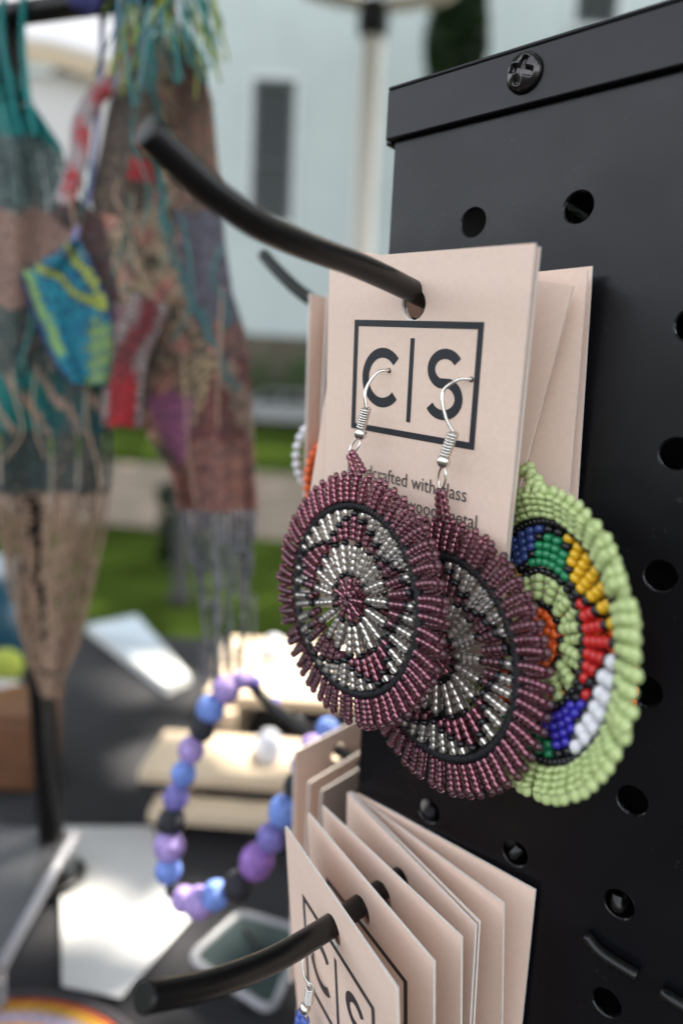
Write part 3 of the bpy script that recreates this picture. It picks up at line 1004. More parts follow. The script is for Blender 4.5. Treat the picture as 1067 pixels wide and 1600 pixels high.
def ear_wire(t, Fr, z, P, ring_to=None, s=1.0):
    """P: card-frame points pierce, left, mid, coil top, coil bottom, ball, ring end"""
    b = MB()
    pier, lf, md, ct, cb, bl, re = [np.array(q, float) for q in P]
    path = smooth_path([Fr(*pier, -.6), Fr(*(pier + (.0, .1)), .5), Fr(*(pier * .6 + lf * .4 + (-.2, .9)), z * .5), Fr(*lf, z * .85), Fr(*md, z), Fr(*ct, z)], 8)
    b.tube(path, .36 * s, 8); b.build('ear_wire', M_silver, t)
    b = MB(); b.add([Fr(pier[0] + .62 * math.cos(q), pier[1] + .62 * math.sin(q), .09) for q in np.linspace(0, 2 * math.pi, 13)[:-1]], [tuple(range(12))]); b.build('pierced_hole', M_inside, t)
    b = MB()
    a, e = Fr(*ct, z), Fr(*cb, z); d = e - a; L = np.linalg.norm(d); d /= L
    x = np.cross(d, [.3, .9, .1]); x /= np.linalg.norm(x); y = np.cross(d, x)
    turns = 8
    pts = [a + d * L * i / (turns * 10) + .95 * s * (x * math.cos(i * .6283) + y * math.sin(i * .6283)) for i in range(turns * 10 + 1)]
    b.tube(pts, .30 * s, 6); b.build('coil', M_silver, t)
    b = MB(); b.ball(Fr(*bl, z), 1.5 * s, 18); b.build('ball', M_silver, t)
    b = MB()
    r0, r1 = Fr(*(bl + (0, -1.2)), z), (Fr(*re, z) if ring_to is None else np.array(ring_to))
    c = (r0 + r1) / 2; h = np.linalg.norm(r1 - r0) / 2; d = (r1 - r0) / (2 * h); x = np.cross(d, [.35, .85, .2]); x /= np.linalg.norm(x)
    b.tube([c + d * h * math.cos(q) + x * 1.35 * s * math.sin(q) for q in np.linspace(0, 2 * math.pi, 20)[:-1]], .27 * s, 6, closed=True); b.build('jump_ring', M_silver, t)

# front plum earring
c1 = at(549.5, 936, 159)
hang1 = FrU(-11.6, -33.6, 6.5)
e1, Fd, _ = plum_disc('disc_earring', 'plum and silver bead disc earring hanging in front, fully visible', c1, .19, .03, 29.4, 3, loop=hang1)
ear_wire(e1, FrU, 5.5, [(-6.3, -14.5), (-8.5, -18.0), (-8.3, -20.5), (-7.7, -23.0), (-9.2, -27.6), (-9.3, -29.1), (-11.2, -33.0)], hang1)
# second plum earring, partly behind it
c2 = at(684, 1022, 152.5)
hang2 = FrU(14.7, -37.6, 4.5)
e2, Fd2, _ = plum_disc('disc_earring', 'plum and silver bead disc earring half covered by the other one', c2, .25, .02, 30.4, 5, spin=.06, loop=hang2)
ear_wire(e2, FrU, 4.5, [(17.1, -14.8), (12.9, -17.7), (14.6, -22.3), (17.0, -25.4), (15.2, -30.4), (15.0, -31.8), (14.8, -36.6)], hang2)

# lime earring
def lime_disc():
    rs = np.random.default_rng(11)
    c = at(846, 997, 139)
    t = thing('disc_earring', 'lime green bead disc earring with an orange centre and multicoloured ring', 'earring', c)
    Fr0, ax = disc_frame(c, .57, .046, 0)
    Fr = lambda x, y, z=0.0: Fr0(x, y, z + max(0, math.hypot(x, y) - 23.6) * .5)
    u, v, nn = ax
    Rr = 30.4; cord = 23.8
    items = []
    fringe(items, Fr, ax, cord + .7, Rr, 64, 'l', 1.3, 4, 1.0, .014, rs, noise=.12)
    for ring, n, key in ((cord, 92, 'k'),):
        for k in range(n):
            a = 2 * math.pi * k / n
            for z in (-.8, .8):
                items.append((2, Fr(ring * math.cos(a), ring * math.sin(a), z), u * math.cos(a) + v * math.sin(a), key, .8, 1.5))
    def ring(r, n, key, br, bl_, z=0.3, imp=2.5):
        for k in range(n):
            a = 2 * math.pi * (k + rs.uniform(-.1, .1)) / n
            items.append((imp, Fr(r * math.cos(a), r * math.sin(a), z), u * math.cos(a) + v * math.sin(a), key, br, bl_))
    ring(1.4, 4, 'o', 1.3, 1.8); ring(3.4, 9, 'o', 1.3, 1.9); ring(5.3, 14, 'o', 1.3, 1.9)
    ring(7.0, 22, 'k', 1.0, 1.5)
    n = 15
    for k in range(n):
        a = 2 * math.pi * k / n
        for i in range(3):
            for s in (-1, 1):
                r = 8.7 + 1.75 * i
                aa = a + s * .12 * (1 - .15 * i)
                items.append((2.6, Fr(r * math.cos(aa), r * math.sin(aa), s * .5 + .3), u * math.cos(aa) + v * math.sin(aa), 'l', 1.15, 1.8))
    ring(13.6, 40, 'k', 1.0, 1.5)
    inner = ['r', 'g', 'y', 'o', 'b']; outer = ['y', 'n', 'r', 'g', 'w']   # sectors from 18 degrees, counter-clockwise
    n = 42; L = 1.7; r0 = 14.6
    for k in range(n):
        a = 2 * math.pi * k / n
        q = ((a - R(18)) / R(72)) % 5
        f = q % 1.0
        i_in = int(round(q)) % 5
        tri = abs(1 - 2 * f)                     # 1 at an inner colour's middle
        nin = int(round(tri * 5 - .6)); i_out = int(q) % 5
        for i in range(5):
            key = inner[i_in] if i < nin else ('k' if i == nin else outer[i_out])
            if key == 'w' and i < 3: key = inner[i_in] if i < 2 else 'k'
            r = r0 + L * (i + .5)
            big = 1.25 if key == 'w' else 1.0
            items.append((3 if key != 'k' else 2.2, Fr(r * math.cos(a), r * math.sin(a), .4 + .3 * (key == 'w')), u * math.cos(a) + v * math.sin(a) + rs.normal(0, .05, 3), key, 1.27 * big, L * (1.0 if key != 'w' else 1.5)))
            items.append((0, Fr(r * math.cos(a), r * math.sin(a), -.9), u * math.cos(a) + v * math.sin(a), 'k', 1.0, L))
    # backing thread between the rings
    cord_ring(Fr, cord, .7, t, 40)
    # hanging loop
    top = Fr(-2, Rr - 1, 0); hk = at(817, 722, 150)
    d = hk - top
    for i in range(5):
        for s in (-1, 1):
            items.append((4, top + d * (i + .2) / 5 + u * s * 1.4 + nn * .6 * (i % 2), d + u * .3, 'l', 1.32, 2.0))
    string_beads(items, t)
    b = MB()
    dd = d / np.linalg.norm(d)
    b.tube([hk + dd * 1.6 + dd * 2.6 * math.cos(q) + nn * 1.7 * math.sin(q) for q in np.linspace(0, 2 * math.pi, 18)[:-1]], .3, 6, closed=True)
    b.build('jump_ring', M_silver, t)
    b = MB(); k0 = hk + dd * 4
    b.tube(smooth_path([k0, k0 + (0, 0, 6), k0 + (-1, 1, 11), k0 + (-2, -1, 15), k0 + (-2.5, -5, 16)], 6), .36, 8); b.build('ear_wire', M_silver, t)
    # flat thread web behind the beads
    return t
lime_disc()

# orange earring glimpsed behind
def small_round(name, label, c, n_ax, Rr, keys, br, parent_wire=None):
    t = thing(name, label, 'earring', c)
    n_ax = np.array(n_ax, float) / np.linalg.norm(n_ax)
    u = np.cross([0, 0, 1.0], n_ax); u /= np.linalg.norm(u); v = np.cross(n_ax, u)
    items = []
    for j, key in enumerate(keys):
        r = Rr - j * br * 1.9
        if r <= 0: break
        n = max(3, int(2 * math.pi * r / (br * 1.95)))
        for k in range(n):
            a = 2 * math.pi * k / n
            items.append((1, np.array(c) + (u * math.cos(a) + v * math.sin(a)) * r, -u * math.sin(a) + v * math.cos(a), key, br, br * 1.7))
    string_beads(items, t, 120)
    b = MB(); top = np.array(c) + v * Rr
    b.tube(smooth_path([top, top + (0, 0, 6), top + (0, 0, 13) + n_ax * 2, top + (0, 0, 17) - n_ax * 1, top + (0, 0, 16) - n_ax * 4], 6), .36, 6); b.build('ear_wire', M_silver, t)
    return t
small_round('disc_earring', 'orange bead earring squeezed between the two side card edges', (57.4, -21, -68), (1, .05, 0), 13.5, 'ooo', 1.4)
small_round('hoop_earring', 'white bead hoop earring at the outer side card', (63.5, -18.5, -61), (1, .1, 0), 10.5, 'w', 1.5)
small_round('disc_earring', 'orange bead earring glimpsed behind the lime one', (-39, 5, -99), (.3, 1, 0), 12, 'oo', 1.3)

# blue bead earring on the lowest card
tA, FrA, RA = FrLow[0]
cA = FrA(-15.2, -40, 4)
eb = thing('drop_earring', 'blue bead earring on the frontmost lower card, cut by the frame', 'earring', cA)
def invA(px, py, off):
    n = RA[:, 2]; Ha = np.array([-.98, 39.98, np.interp(39.98, lp_[:, 0], lp_[:, 1]) - .6])
    d = RM.T @ np.array([(px - 533.5) / FPX, (py - 800) / FPX, 1]); tt = ((Ha + n * off - CAM) @ n) / (d @ n)
    return (RA.T @ (CAM + d * tt - Ha))[:2]
ear_wire(eb, FrA, 4, [invA(487, 1491, .5), invA(470, 1506, 4), invA(476, 1525, 4), invA(485, 1542, 4), invA(482.5, 1566, 4), invA(476.5, 1576, 4), invA(474, 1588, 4)], s=.95)
items = []
M_bluebead = opaque('blue_bead', (.06, .11, .42)); KEYS['c'] = (M_bluebead, None)
q0 = invA(474, 1590, 4)
for i in range(9):
    for s in (-1, 1):
        items.append((1, FrA(q0[0] + s * 1.5 + rng.normal(0, .3), q0[1] - i * 1.9, 4 + (i % 3) * .5), (0, 0, 1), 'c', 1.25, 2.0))
string_beads(items, eb)

# ------------------------------------------------------------------ bead bracelet on the side hook
br = thing('bead_bracelet', 'blue, lilac and black bead bracelet hanging from the side hook', 'bracelet', SL[-1])
Mb = {'L': mat('lilac_bead', (.32, .23, .50), .55, noise=(420, .35), bump=(700, 1.0)), 'B': mat('sky_blue_bead', (.145, .235, .58), .5, noise=(420, .35), bump=(700, 1.0)), 'K': mat('lava_bead', (.014, .014, .02), .5, bump=(1500, .8)),
      'V': mat('violet_bead', (.16, .14, .40), .5, noise=(420, .35), bump=(700, 1.0)), 'P': mat('purple_bead', (.24, .12, .39), .5, noise=(420, .35), bump=(700, 1.0))}
ring = [(398, 1066, 284, 6, 'V'), (378, 1062, 279, 8, 'L'), (353, 1078, 278, 12, 'L'), (329, 1108, 277, 12, 'B'), (316, 1139, 276, 10.5, 'K'), (299, 1171, 275, 11.5, 'L'), (287, 1209, 274, 11, 'B'), (275, 1246, 273, 11, 'V'),
        (268, 1283, 272, 11.5, 'K'), (264, 1322, 271, 13, 'L'), (263, 1360, 270, 11.5, 'B'), (272, 1391, 268, 7, 'K'), (287, 1405, 266, 10.5, 'L'), (311, 1411, 264, 13, 'L'), (337, 1399, 262, 12, 'B'), (371, 1384, 259, 11.5, 'K'),
        (401, 1346, 257, 14, 'P'), (424, 1309, 255, 11.5, 'V'), (446, 1268, 254, 13.5, 'B'), (463, 1228, 254, 10.5, 'K'), (474, 1195, 255, 10, 'V'), (488, 1166, 258, 10, 'L'), (512, 1140, 262, 10, 'B'), (468, 1126, 272, 5, 'K'), (430, 1098, 282, 5, 'V')]
def rough_ball(b, c, r, mi=0):
    k = len(b.v)
    b.ball(c, r, 18)
for px, py, z, s, key in ring:
    b = MB(); b.ball(at(px, py, z), s / 2 * .97, 18, sc=(1 + .05 * math.sin(px), 1 + .05 * math.cos(py), 1 + .05 * math.sin(py)))
    b.build('bead', Mb[key], br)
b = MB(); b.tube([at(q[0], q[1], q[2]) for q in ring], .5, 6, closed=True); b.build('elastic', M_thread, br)

# ------------------------------------------------------------------ things on the table
def on_table(px, py, h=0.0):
    return on_axis(px, py, 2, TZ + h)

def slab_poly(name, poly, h, M, parent, z0=.6, side=None):
    b = MB(); b.prism([np.array([p[0], p[1], TZ + z0]) for p in poly], (0, 0, h), 0, side)
    return b.build(name, M if isinstance(M, list) else [M], parent)
def ccw(poly):
    a = sum(poly[i][0] * poly[(i + 1) % len(poly)][1] - poly[(i + 1) % len(poly)][0] * poly[i][1] for i in range(len(poly)))
    return poly if a > 0 else poly[::-1]

# white paper
M_paper = mat('white_paper', (.50, .495, .485), .8, spec=.1, noise=(30, .05))
pp = thing('paper_sheet', 'white paper sheet lying in dappled sun on the black cloth', 'paper', on_table(190, 1420))
P = ccw([(330, -66), (284, -110), (196, -75), (178, -18), (206, -2)])
b = MB(); nseg = 14
base = [np.array([p[0], p[1], TZ + .8]) for p in P]
b.prism(base, (0, 0, .5)); b.build('sheet', M_paper, pp)

# rack cards (leaflet stack)
lf = thing('leaflet_stack', 'stack of glossy pale blue leaflets at the far side of the table', 'leaflets', on_table(215, 1018))
M_leaf1 = mat('leaflet_print', (.55, .62, .68), .3, noise=(22, .3))
M_leaf2 = mat('leaflet_white', (.78, .78, .76), .35)
lq = [on_table(135, 978, 9), on_table(214, 962, 9), on_table(298, 1058, 9), on_table(262, 1074, 9)]
lq = [q[:2] for q in lq]
mid = [(np.array(lq[0]) * .42 + np.array(lq[3]) * .58), (np.array(lq[1]) * .42 + np.array(lq[2]) * .58)]
for i in range(4):
    slab_poly('leaflet', ccw([tuple(np.array(q) + (i * 1.2, -i * .8)) for q in lq]), 1.8, [M_leaf2], lf, .6 + i * 2.1)
b = MB(); b.add([(*(np.array(q) + (3.6, -2.4)), TZ + 9.0 + .25) for q in ccw([tuple(lq[0]), tuple(mid[0]), tuple(mid[1]), tuple(lq[1])])], [(0, 1, 2, 3)]); b.build('printed_picture', M_leaf1, lf)

# pale wood riser with jewellery
wr = thing('wood_riser', 'pale slatted wooden riser in full sun behind the bracelet', 'display riser', on_table(400, 1200))
M_wood = mat('pale_pine', (.58, .46, .325), .6, noise=(18, .14), bump=(200, .3))
e1_ = np.array([-.80, -.60, 0.0]); e2_ = np.array([.60, -.80, 0.0])
O_ = np.array([300, -128, TZ]) - e2_ * 36
def plank(u0, u1, v0, v1, z0, th):
    c = O_ + e1_ * (u0 + u1) / 2 + e2_ * (v0 + v1) / 2 + np.array([0, 0, z0 + th / 2])
    b = MB(); b.box(c, (u1 - u0, v1 - v0, th), np.array([e1_, e2_, [0, 0, 1]]))
    o = b.build('plank', M_wood, wr); bv = o.modifiers.new('bevel', 'BEVEL'); bv.width = .0015; bv.segments = 2
plank(2, 150, 0, 22, 12, 9)
plank(-14, 150, 26, 88, 25, 10)
plank(8, 170, 128, 196, 40, 10)
plank(-2, 190, 198, 270, 41, 10)
for u in (16, 136):
    b = MB(); b.box(O_ + e1_ * u + e2_ * 44 + np.array([0, 0, 12.4]), (14, 80, 24), np.array([e1_, e2_, [0, 0, 1]])); b.build('support', M_wood, wr)
    b = MB(); b.box(O_ + e1_ * (u + 14) + e2_ * 190 + np.array([0, 0, 20.2]), (14, 150, 39), np.array([e1_, e2_, [0, 0, 1]])); b.build('support', M_wood, wr)
# small pieces on the riser
M_stone = mat('milky_stone', (.74, .74, .80), .3)
for i, (px, py, h, r, lab) in enumerate(((421, 1168, 44, 11, 'milky white stone piece in the gap of the wooden riser'), (428, 1016, 58, 12, 'white stone piece standing on the back plank of the riser'))):
    q = on_table(px, py, h)
    t = thing('stone_piece', lab, 'stone', q)
    b = MB(); b.ball(q, r, 9, sc=(1, .8, 1.3)); b.ball(q + np.array([r * .9, -2, -r * .3]), r * .7, 8); b.build('stone', M_stone, t)

# clear acrylic plate and glass-fronted frame
M_acr = mat('clear_acrylic', (.86, .88, .90), .08, trans=.9, ior=1.3)
ac = thing('acrylic_tray', 'clear acrylic tray with a light rim at the lower left', 'tray', on_table(40, 1380))
q = [on_table(-40, 1284, 30)[:2], on_table(116, 1306, 30)[:2], on_table(0, 1512, 30)[:2], on_table(-120, 1480, 30)[:2]]
slab_poly('plate', ccw([tuple(k) for k in q]), 2.0, mat('smoked_acrylic', (.60, .60, .63), .16, trans=.93, ior=1.35), ac, 27)
b = MB(); b.tube([np.array([*k, TZ + 29.5]) for k in q], 3.2, 8, closed=True); b.build('rim', mat('acrylic_rim', (.50, .49, .52), .25, trans=.3), ac)
for k in q:
    b = MB(); kk = np.array(k) * .93 + np.mean(q, axis=0) * .07; b.tube([(*kk, TZ + .5), (*kk, TZ + 27)], 3, 8); b.build('foot', M_acr, ac)

fm = thing('glass_frame', 'small white rimmed glass frame lying under the lower hook', 'frame', on_table(385, 1500))
q = [on_table(296, 1492, 14)[:2], on_table(374, 1422, 14)[:2], on_table(475, 1450, 14)[:2], on_table(425, 1578, 14)[:2]]
q = ccw([tuple(k) for k in q])
cq = np.mean(q, axis=0)
b = MB()
rp = []
for i in range(4):
    a_, c_, d_ = np.array(q[i - 1]), np.array(q[i]), np.array(q[(i + 1) % 4])
    for t_ in np.linspace(0, 1, 5):
        p_ = (1 - t_) ** 2 * (c_ + (a_ - c_) * .16) + 2 * t_ * (1 - t_) * c_ + t_ ** 2 * (c_ + (d_ - c_) * .16)
        rp.append(np.array([*p_, TZ + 12]))
b.tube(rp, 2.3, 10, closed=True); b.build('rim', mat('frosted_rim', (.62, .62, .66), .25, trans=.65), fm)
slab_poly('glass', [tuple(np.array(p[:2]) * .97 + cq * .03) for p in rp], 2.0, mat('frame_glass', (.04, .055, .055), .08, spec=.6), fm, 10.5)
b = MB(); b.box((*cq, TZ + 5.2), (30, 40, 9.6)); b.build('backing', M_inside, fm)
b = MB(); a_, d_ = np.array(on_table(384, 1452, 14)), np.array(on_table(412, 1500, 14)); b.tube([a_, d_], 1.6, 6); b.build('divider', M_inside, fm)

# woven bead collar, lower left corner
cl = thing('bead_collar', 'rainbow striped bead collar lying flat in the lower left corner', 'collar', (155, 60, TZ))
def lincol(*c): return np.array(lin(*c))
bands = [(82, (95, 88, 95)), (79.5, (60, 56, 62)), (77, (225, 95, 40)), (74.5, (240, 175, 40)), (72, (245, 190, 45)), (69.5, (200, 170, 180)), (67, (185, 185, 215)), (64.5, (200, 165, 190)), (62, (225, 175, 50)), (59.5, (235, 180, 45)), (57, (120, 130, 190)), (54.5, (190, 60, 60)), (52, (70, 110, 80)), (49.5, (235, 180, 45)), (47, (200, 90, 40))]
for r_, c_ in bands:
    n = int(2 * math.pi * r_ / 2.3)
    a = np.arange(n) * 2 * math.pi / n
    pos = np.stack([155 + r_ * np.cos(a), 71 + r_ * np.sin(a), np.full(n, TZ + 3.2 + .06 * (82 - r_))], 1)
    axs = np.stack([-np.sin(a), np.cos(a), 0 * a], 1)
    cc_ = np.array(lincol(*c_))[None] * .42 * rng.uniform(.8, 1.15, (n, 1))
    cloud('bead_row', pos, axs, (1.25, 2.2), cc_, M_attr, cl, 'stuff', 6)

# odds and ends at the left edge of the view
pt = thing('leather_box', 'brown leather box standing at the left edge of the table', 'box', on_table(18, 1215))
b = MB(); qb = on_table(18, 1212)
b.box(qb + (0, 0, 30), (62, 52, 58), np.array([ta, tb, [0, 0, 1]])); bx = b.build('body', mat('brown_leather', (.13, .055, .024), .55, noise=(40, .2), bump=(500, .3)), pt)
bv = bx.modifiers.new('bevel', 'BEVEL'); bv.width = .006; bv.segments = 3
b = MB(); b.box(qb + (0, 0, 61.3), (64, 54, 4), np.array([ta, tb, [0, 0, 1]])); b.build('lid', mat('brown_leather_lid', (.14, .06, .026), .5), pt)
qv = at(-8, 1070, 560)
pm = thing('pompom', 'lime green felt pompom at the left edge above the box', 'pompom', at(12, 1042, 560)); b = MB(); b.ball(at(8, 1042, 560), 15, 14); b.build('ball', mat('lime_felt', (.26, .31, .045), .9, bump=(300, .6)), pm)
pm = thing('pompom', 'white felt pompom at the left edge above the box', 'pompom', at(2, 1078, 556)); b = MB(); b.ball(at(-2, 1082, 556), 17, 14); b.build('ball', mat('white_felt', (.4, .4, .4), .9, bump=(300, .6)), pm)
qt = on_table(2, 1100)
bt = thing('teal_jar', 'dark teal jar at the left edge behind the tan fringe', 'jar', on_table(0, 1020))
qt = on_table(-4, 1040)
b = MB(); b.lathe([(30, 0), (38, 12), (38, 70), (24, 88), (20, 92), (20, 100)], qt, (0, 0, 1), 20); b.build('body', mat('teal_glaze', (.012, .055, .085), .25), bt)
b = MB(); b.lathe([(22, 100), (25, 102), (25, 116), (20, 120)], qt, (0, 0, 1), 20); b.build('lid', mat('pale_glaze', (.35, .4, .45), .3), bt)

# dark post and planter on the lawn, seen between the necklaces
q = far(283, 3.4, 0)
sp = thing('timber_post', 'dark weathered post on the lawn between the two necklaces', 'post', q)
b = MB(); b.lathe([(60, 0), (60, 40), (38, 60), (36, 900), (40, 930)], q, (0, 0, 1), 12); b.build('shaft', mat('weathered_timber', (.05, .047, .045), .8, noise=(8, .3)), sp)
q = far(256, 4.0, 0)
t = thing('shrub', 'small dark shrub beside the weathered post on the lawn', 'shrub', q)
cq = np.array(W(q))
leaves('foliage', scatter(cq + (0, 0, .3), (.13, .13, .3), 500, .2), .07, M_conifer, t)
b = MB()
for k in range(3): b.tube([q, q + (50 * math.cos(k * 2.1), 50 * math.sin(k * 2.1), 420)], [9, 4], 6)
b.build('stem', M_bark, t)

# ------------------------------------------------------------------ necklace stand and beaded necklaces
PB = on_table(84, 1375)
def pix(p):
    c = RM @ (np.array(p) - CAM); return 533.5 + FPX * c[0] / c[2], 800 + FPX * c[1] / c[2]
zt = min(np.arange(-100, 400, 1.0), key=lambda z: abs(pix((PB[0], PB[1], z))[1] - 22))
PT = on_axis(6, 24, 2, zt)
st = thing('necklace_stand', 'black necklace stand with a top bar over the left of the table', 'stand', PB)
b = MB(); b.lathe([(7.6, 0), (7.6, np.linalg.norm(PT - PB))], PB, PT - PB, 16); b.build('post', M_hook, st)
b = MB(); b.lathe([(19, .8), (19, 4), (16, 5), (8, 6)], PB, (0, 0, 1), 28); b.build('base', M_hook, st)
barA, barB = PT, on_axis(150, 4, 2, zt)
d = barB - barA; d *= 1.5; barB = barA + d; barA = barA - d * .8
b = MB(); b.tube([barA - d * .1, barB + d * .1], 5.4, 14); b.build('bar', M_hook, st)

b = MB(); b.tube([at(190, -60, 338), at(194, 60, 346), at(197, 150, 362)], [5.5, 5.0, 4.5], 12); b.build('hanger', M_hook, st)
def interp_rows(rows, y):
    ys = [r[0] for r in rows]
    return np.interp(y, ys, [r[1] for r in rows]), np.interp(y, ys, [r[2] for r in rows])

def woven(parent, name, rows, depth, colf, y0, y1, step=4.6, gap=0.0, fold=6.0, seed=1, ph=0.0, size=(.95, 1.75)):
    """bead-woven cloth or fringe: vertical strings of beads between a left and a right outline"""
    rs = np.random.default_rng(seed)
    wmax = max(r[2] - r[1] for r in rows if y0 <= r[0] <= y1) if any(y0 <= r[0] <= y1 for r in rows) else 100
    ns = max(2, int(wmax / (step * (1 + gap))))
    ys = np.arange(y0, y1, step * .92)
    pos, axs, cols_ = [], [], []
    for k in range(ns):
        s = (k + .5) / ns
        endj = rs.uniform(-10, 10) if gap else 0
        sway = rs.normal(0, 1.2) if gap else 0
        prev = None
        for y in ys:
            if gap and y > y1 - 12 + endj: break
            xl, xr = interp_rows(rows, y)
            if xr - xl < 3: continue
            # in a narrow part leave strings out so that beads do not pile up
            if (xr - xl) / ns < step * .45 and rs.random() < .5: continue
            x = xl + (xr - xl) * s + sway * math.sin(y * .02 + k)
            z = depth + fold * math.sin(s * 9 + y * .006 + ph) + (rs.normal(0, 1.0) if gap else 0)
            wx, wy = (1.2 if wmax < 150 or seed == 21 else 3) * math.sin(y * .09 + x * .03 + ph) + rs.normal(0, 1.6), 4 * math.sin(x * .11 + seed) + rs.normal(0, 1.6)
            c = colf(x + wx, y + wy, s, rs)
            if c is None: continue
            pos.append(at(x, y, z)); cols_.append(lin(*c))
            axs.append((0.001, 0.001, 1))
    cols_ = .68 * np.array(cols_) * rs.uniform(.8, 1.2, (len(cols_), 1))
    cloud(name, pos, axs, size, cols_, M_attr, parent, 'stuff', 5)

def pick(rs, *cw):
    q = rs.random() * sum(w for _, w in cw)
    for c, w in cw:
        q -= w
        if q <= 0: return c
    return cw[-1][0]

TEAL, GG, TAN, DG = (0, 128, 124), (92, 112, 106), (172, 140, 122), (70, 84, 80)
M_thr1, M_thr2, M_thr3 = mat('teal_thread', lin(60, 120, 116), .8), mat('tan_thread', lin(170, 146, 122), .8), mat('brown_thread', lin(92, 72, 62), .8)
# --- tan and teal necklace (far left)
n1 = thing('bead_necklace', 'teal and tan bead necklace with a long pointed tan fringe', 'necklace', at(80, 300, 345))
rows1 = [(60, -30, 10), (130, -30, 30), (180, -30, 62), (230, -28, 96), (300, -26, 112), (380, -24, 120), (470, -20, 150), (560, -18, 172), (700, -14, 176), (780, -10, 172)]
def c1f(x, y, s, rs):
    if y < 150 or (y < 250 and x > (y - 150) * 1.0 + 5): return TEAL if rs.random() < .93 else (30, 100, 100)
    if y < 212: return pick(rs, (TEAL, 5), ((60, 120, 110), 1))
    if (238 < y < 330 or 486 < y < 582 or 680 < y < 766) and int(s * 200) % 11 < 2: return None
    if 212 <= y < 772 and not 330 < y < 480 and not 585 < y < 676 and (x * .9) % 13 < 3.2: return (58, 68, 68)
    if 335 < y < 478 and (y + 6 * math.sin(x * .4)) % 26 < 4: return (128, 96, 88)
    if y < 330: return pick(rs, ((92, 116, 110), 4), ((60, 78, 80), 3), ((140, 150, 145), 1))
    if y < 480: return pick(rs, ((168, 136, 120), 6), ((140, 108, 96), 2))
    if y < 585: return pick(rs, ((88, 106, 98), 4), ((62, 74, 72), 3), ((150, 140, 125), .6))
    if y < 676: return (178, 148, 128) if ((x - .75 * (y - 585)) % 54) < 16 else (0, 122, 116) if x < 70 else (0, 88, 88)
    if y < 772: return pick(rs, ((70, 88, 82), 5), ((46, 56, 56), 3), ((150, 140, 120), 1.1 if int(y / 14 + x / 30) % 2 else .2))
    return TAN
woven(n1, 'woven_panel', rows1, 352, c1f, 60, 772, seed=21)
rows1f = [(770, -12, 172), (840, 0, 164), (900, 8, 150), (960, 24, 136), (1010, 40, 122), (1060, 58, 100), (1094, 68, 86)]
woven(n1, 'fringe', rows1f, 352, lambda x, y, s, rs: None if (abs(x - 54 - (y - 780) * .05) < 8 + 5 * rs.normal() and y < 1000 + 20 * rs.normal()) or abs((s * 7 + .6 * math.sin(y * .013)) % 1 - .5) > .46 else pick(rs, ((176, 146, 122), 5), ((150, 120, 100), 2)), 772, 1096, gap=.35, seed=22, fold=4)
for px in ((6, 20), (38, 44)):
    b = MB(); b.tube(smooth_path([at(px[0], -30 + px[0] * .2, 335), at(px[0] - 2, 60, 345), at(px[1], 150, 350), at(px[1] + 14, 215, 352)], 6), 1.5, 7); b.build('strap', mat('teal_strap', lin(0, 118, 116), .5, noise=(300, .2)), n1)

# --- blue pendant with yellow chevrons
n2 = thing('bead_necklace', 'turquoise bead pendant with yellow green chevrons over the tan necklace', 'necklace', at(110, 480, 335))
rows2 = [(376, 112, 124), (400, 78, 138), (428, 32, 150), (470, 44, 172), (520, 62, 176), (570, 86, 174), (604, 118, 166)]
def dl(x, y, a, b_):
    a, b_ = np.array(a, float), np.array(b_, float); p = np.array([x, y]); d = b_ - a; t = np.clip((p - a) @ d / (d @ d), 0, 1)
    return np.linalg.norm(p - a - d * t)
def c2f(x, y, s, rs):
    if dl(x, y, (62, 416), (160, 484)) < 5.5 or dl(x, y, (106, 382), (164, 474)) < 5.5: return (176, 186, 70)
    if dl(x, y, (62, 416), (160, 484)) < 9 or dl(x, y, (106, 382), (164, 474)) < 9: return (20, 70, 110)
    if dl(x, y, (46, 430), (96, 556)) < 6: return (150, 190, 110)
    if (y + x * .6) % 24 < 3: return (24, 90, 120)
    if x > 130 + (y * .7) % 18 and y > 500: return (140, 168, 96) if rs.random() < .8 else (60, 140, 140)
    if s < .06 or s > .95: return (30, 44, 100)
    return pick(rs, ((0, 132, 158), 5), ((20, 100, 140), 2), ((40, 160, 170), 2))
woven(n2, 'woven_pendant', rows2, 338, c2f, 376, 604, seed=23, fold=3)
b = MB(); b.tube(smooth_path([at(112, 386, 337), at(140, 300, 352), at(158, 120, 350), at(160, 10, 338)], 6), 1.5, 6); b.build('cord', mat('lilac_cord', lin(120, 118, 160), .6), n2)

# --- red and white bead rope
n3 = thing('bead_necklace', 'red and white bead rope necklace between the two large necklaces', 'necklace', at(130, 250, 345))
def rope(pts, w, colf, seed, depth, name='rope'):
    rs = np.random.default_rng(seed); P2 = smooth_path([(*p, 0) for p in pts], 40)
    pos, axs, cs_ = [], [], []
    L = 0
    for i in range(len(P2) - 1):
        L += np.linalg.norm(P2[i + 1] - P2[i])
        t = P2[i + 1] - P2[i]; t /= np.linalg.norm(t); q = np.array([-t[1], t[0]])
        nn_ = int(w / 5)
        for k in range(nn_):
            off = (k + .5) / nn_ - .5
            pos.append(at(*(P2[i][:2] + q * off * w), depth - 4 * math.cos(off * 3)))
            axs.append(at(*(P2[i][:2] + t[:2]), depth) - at(*P2[i][:2], depth)); cs_.append(lin(*colf(L, off, rs)))
    cloud(name, pos, axs, (1.0, 1.6), .68 * np.array(cs_), M_attr, n3, 'stuff', 5)
RED, WHT, MAR = (205, 40, 48), (190, 184, 184), (84, 22, 24)
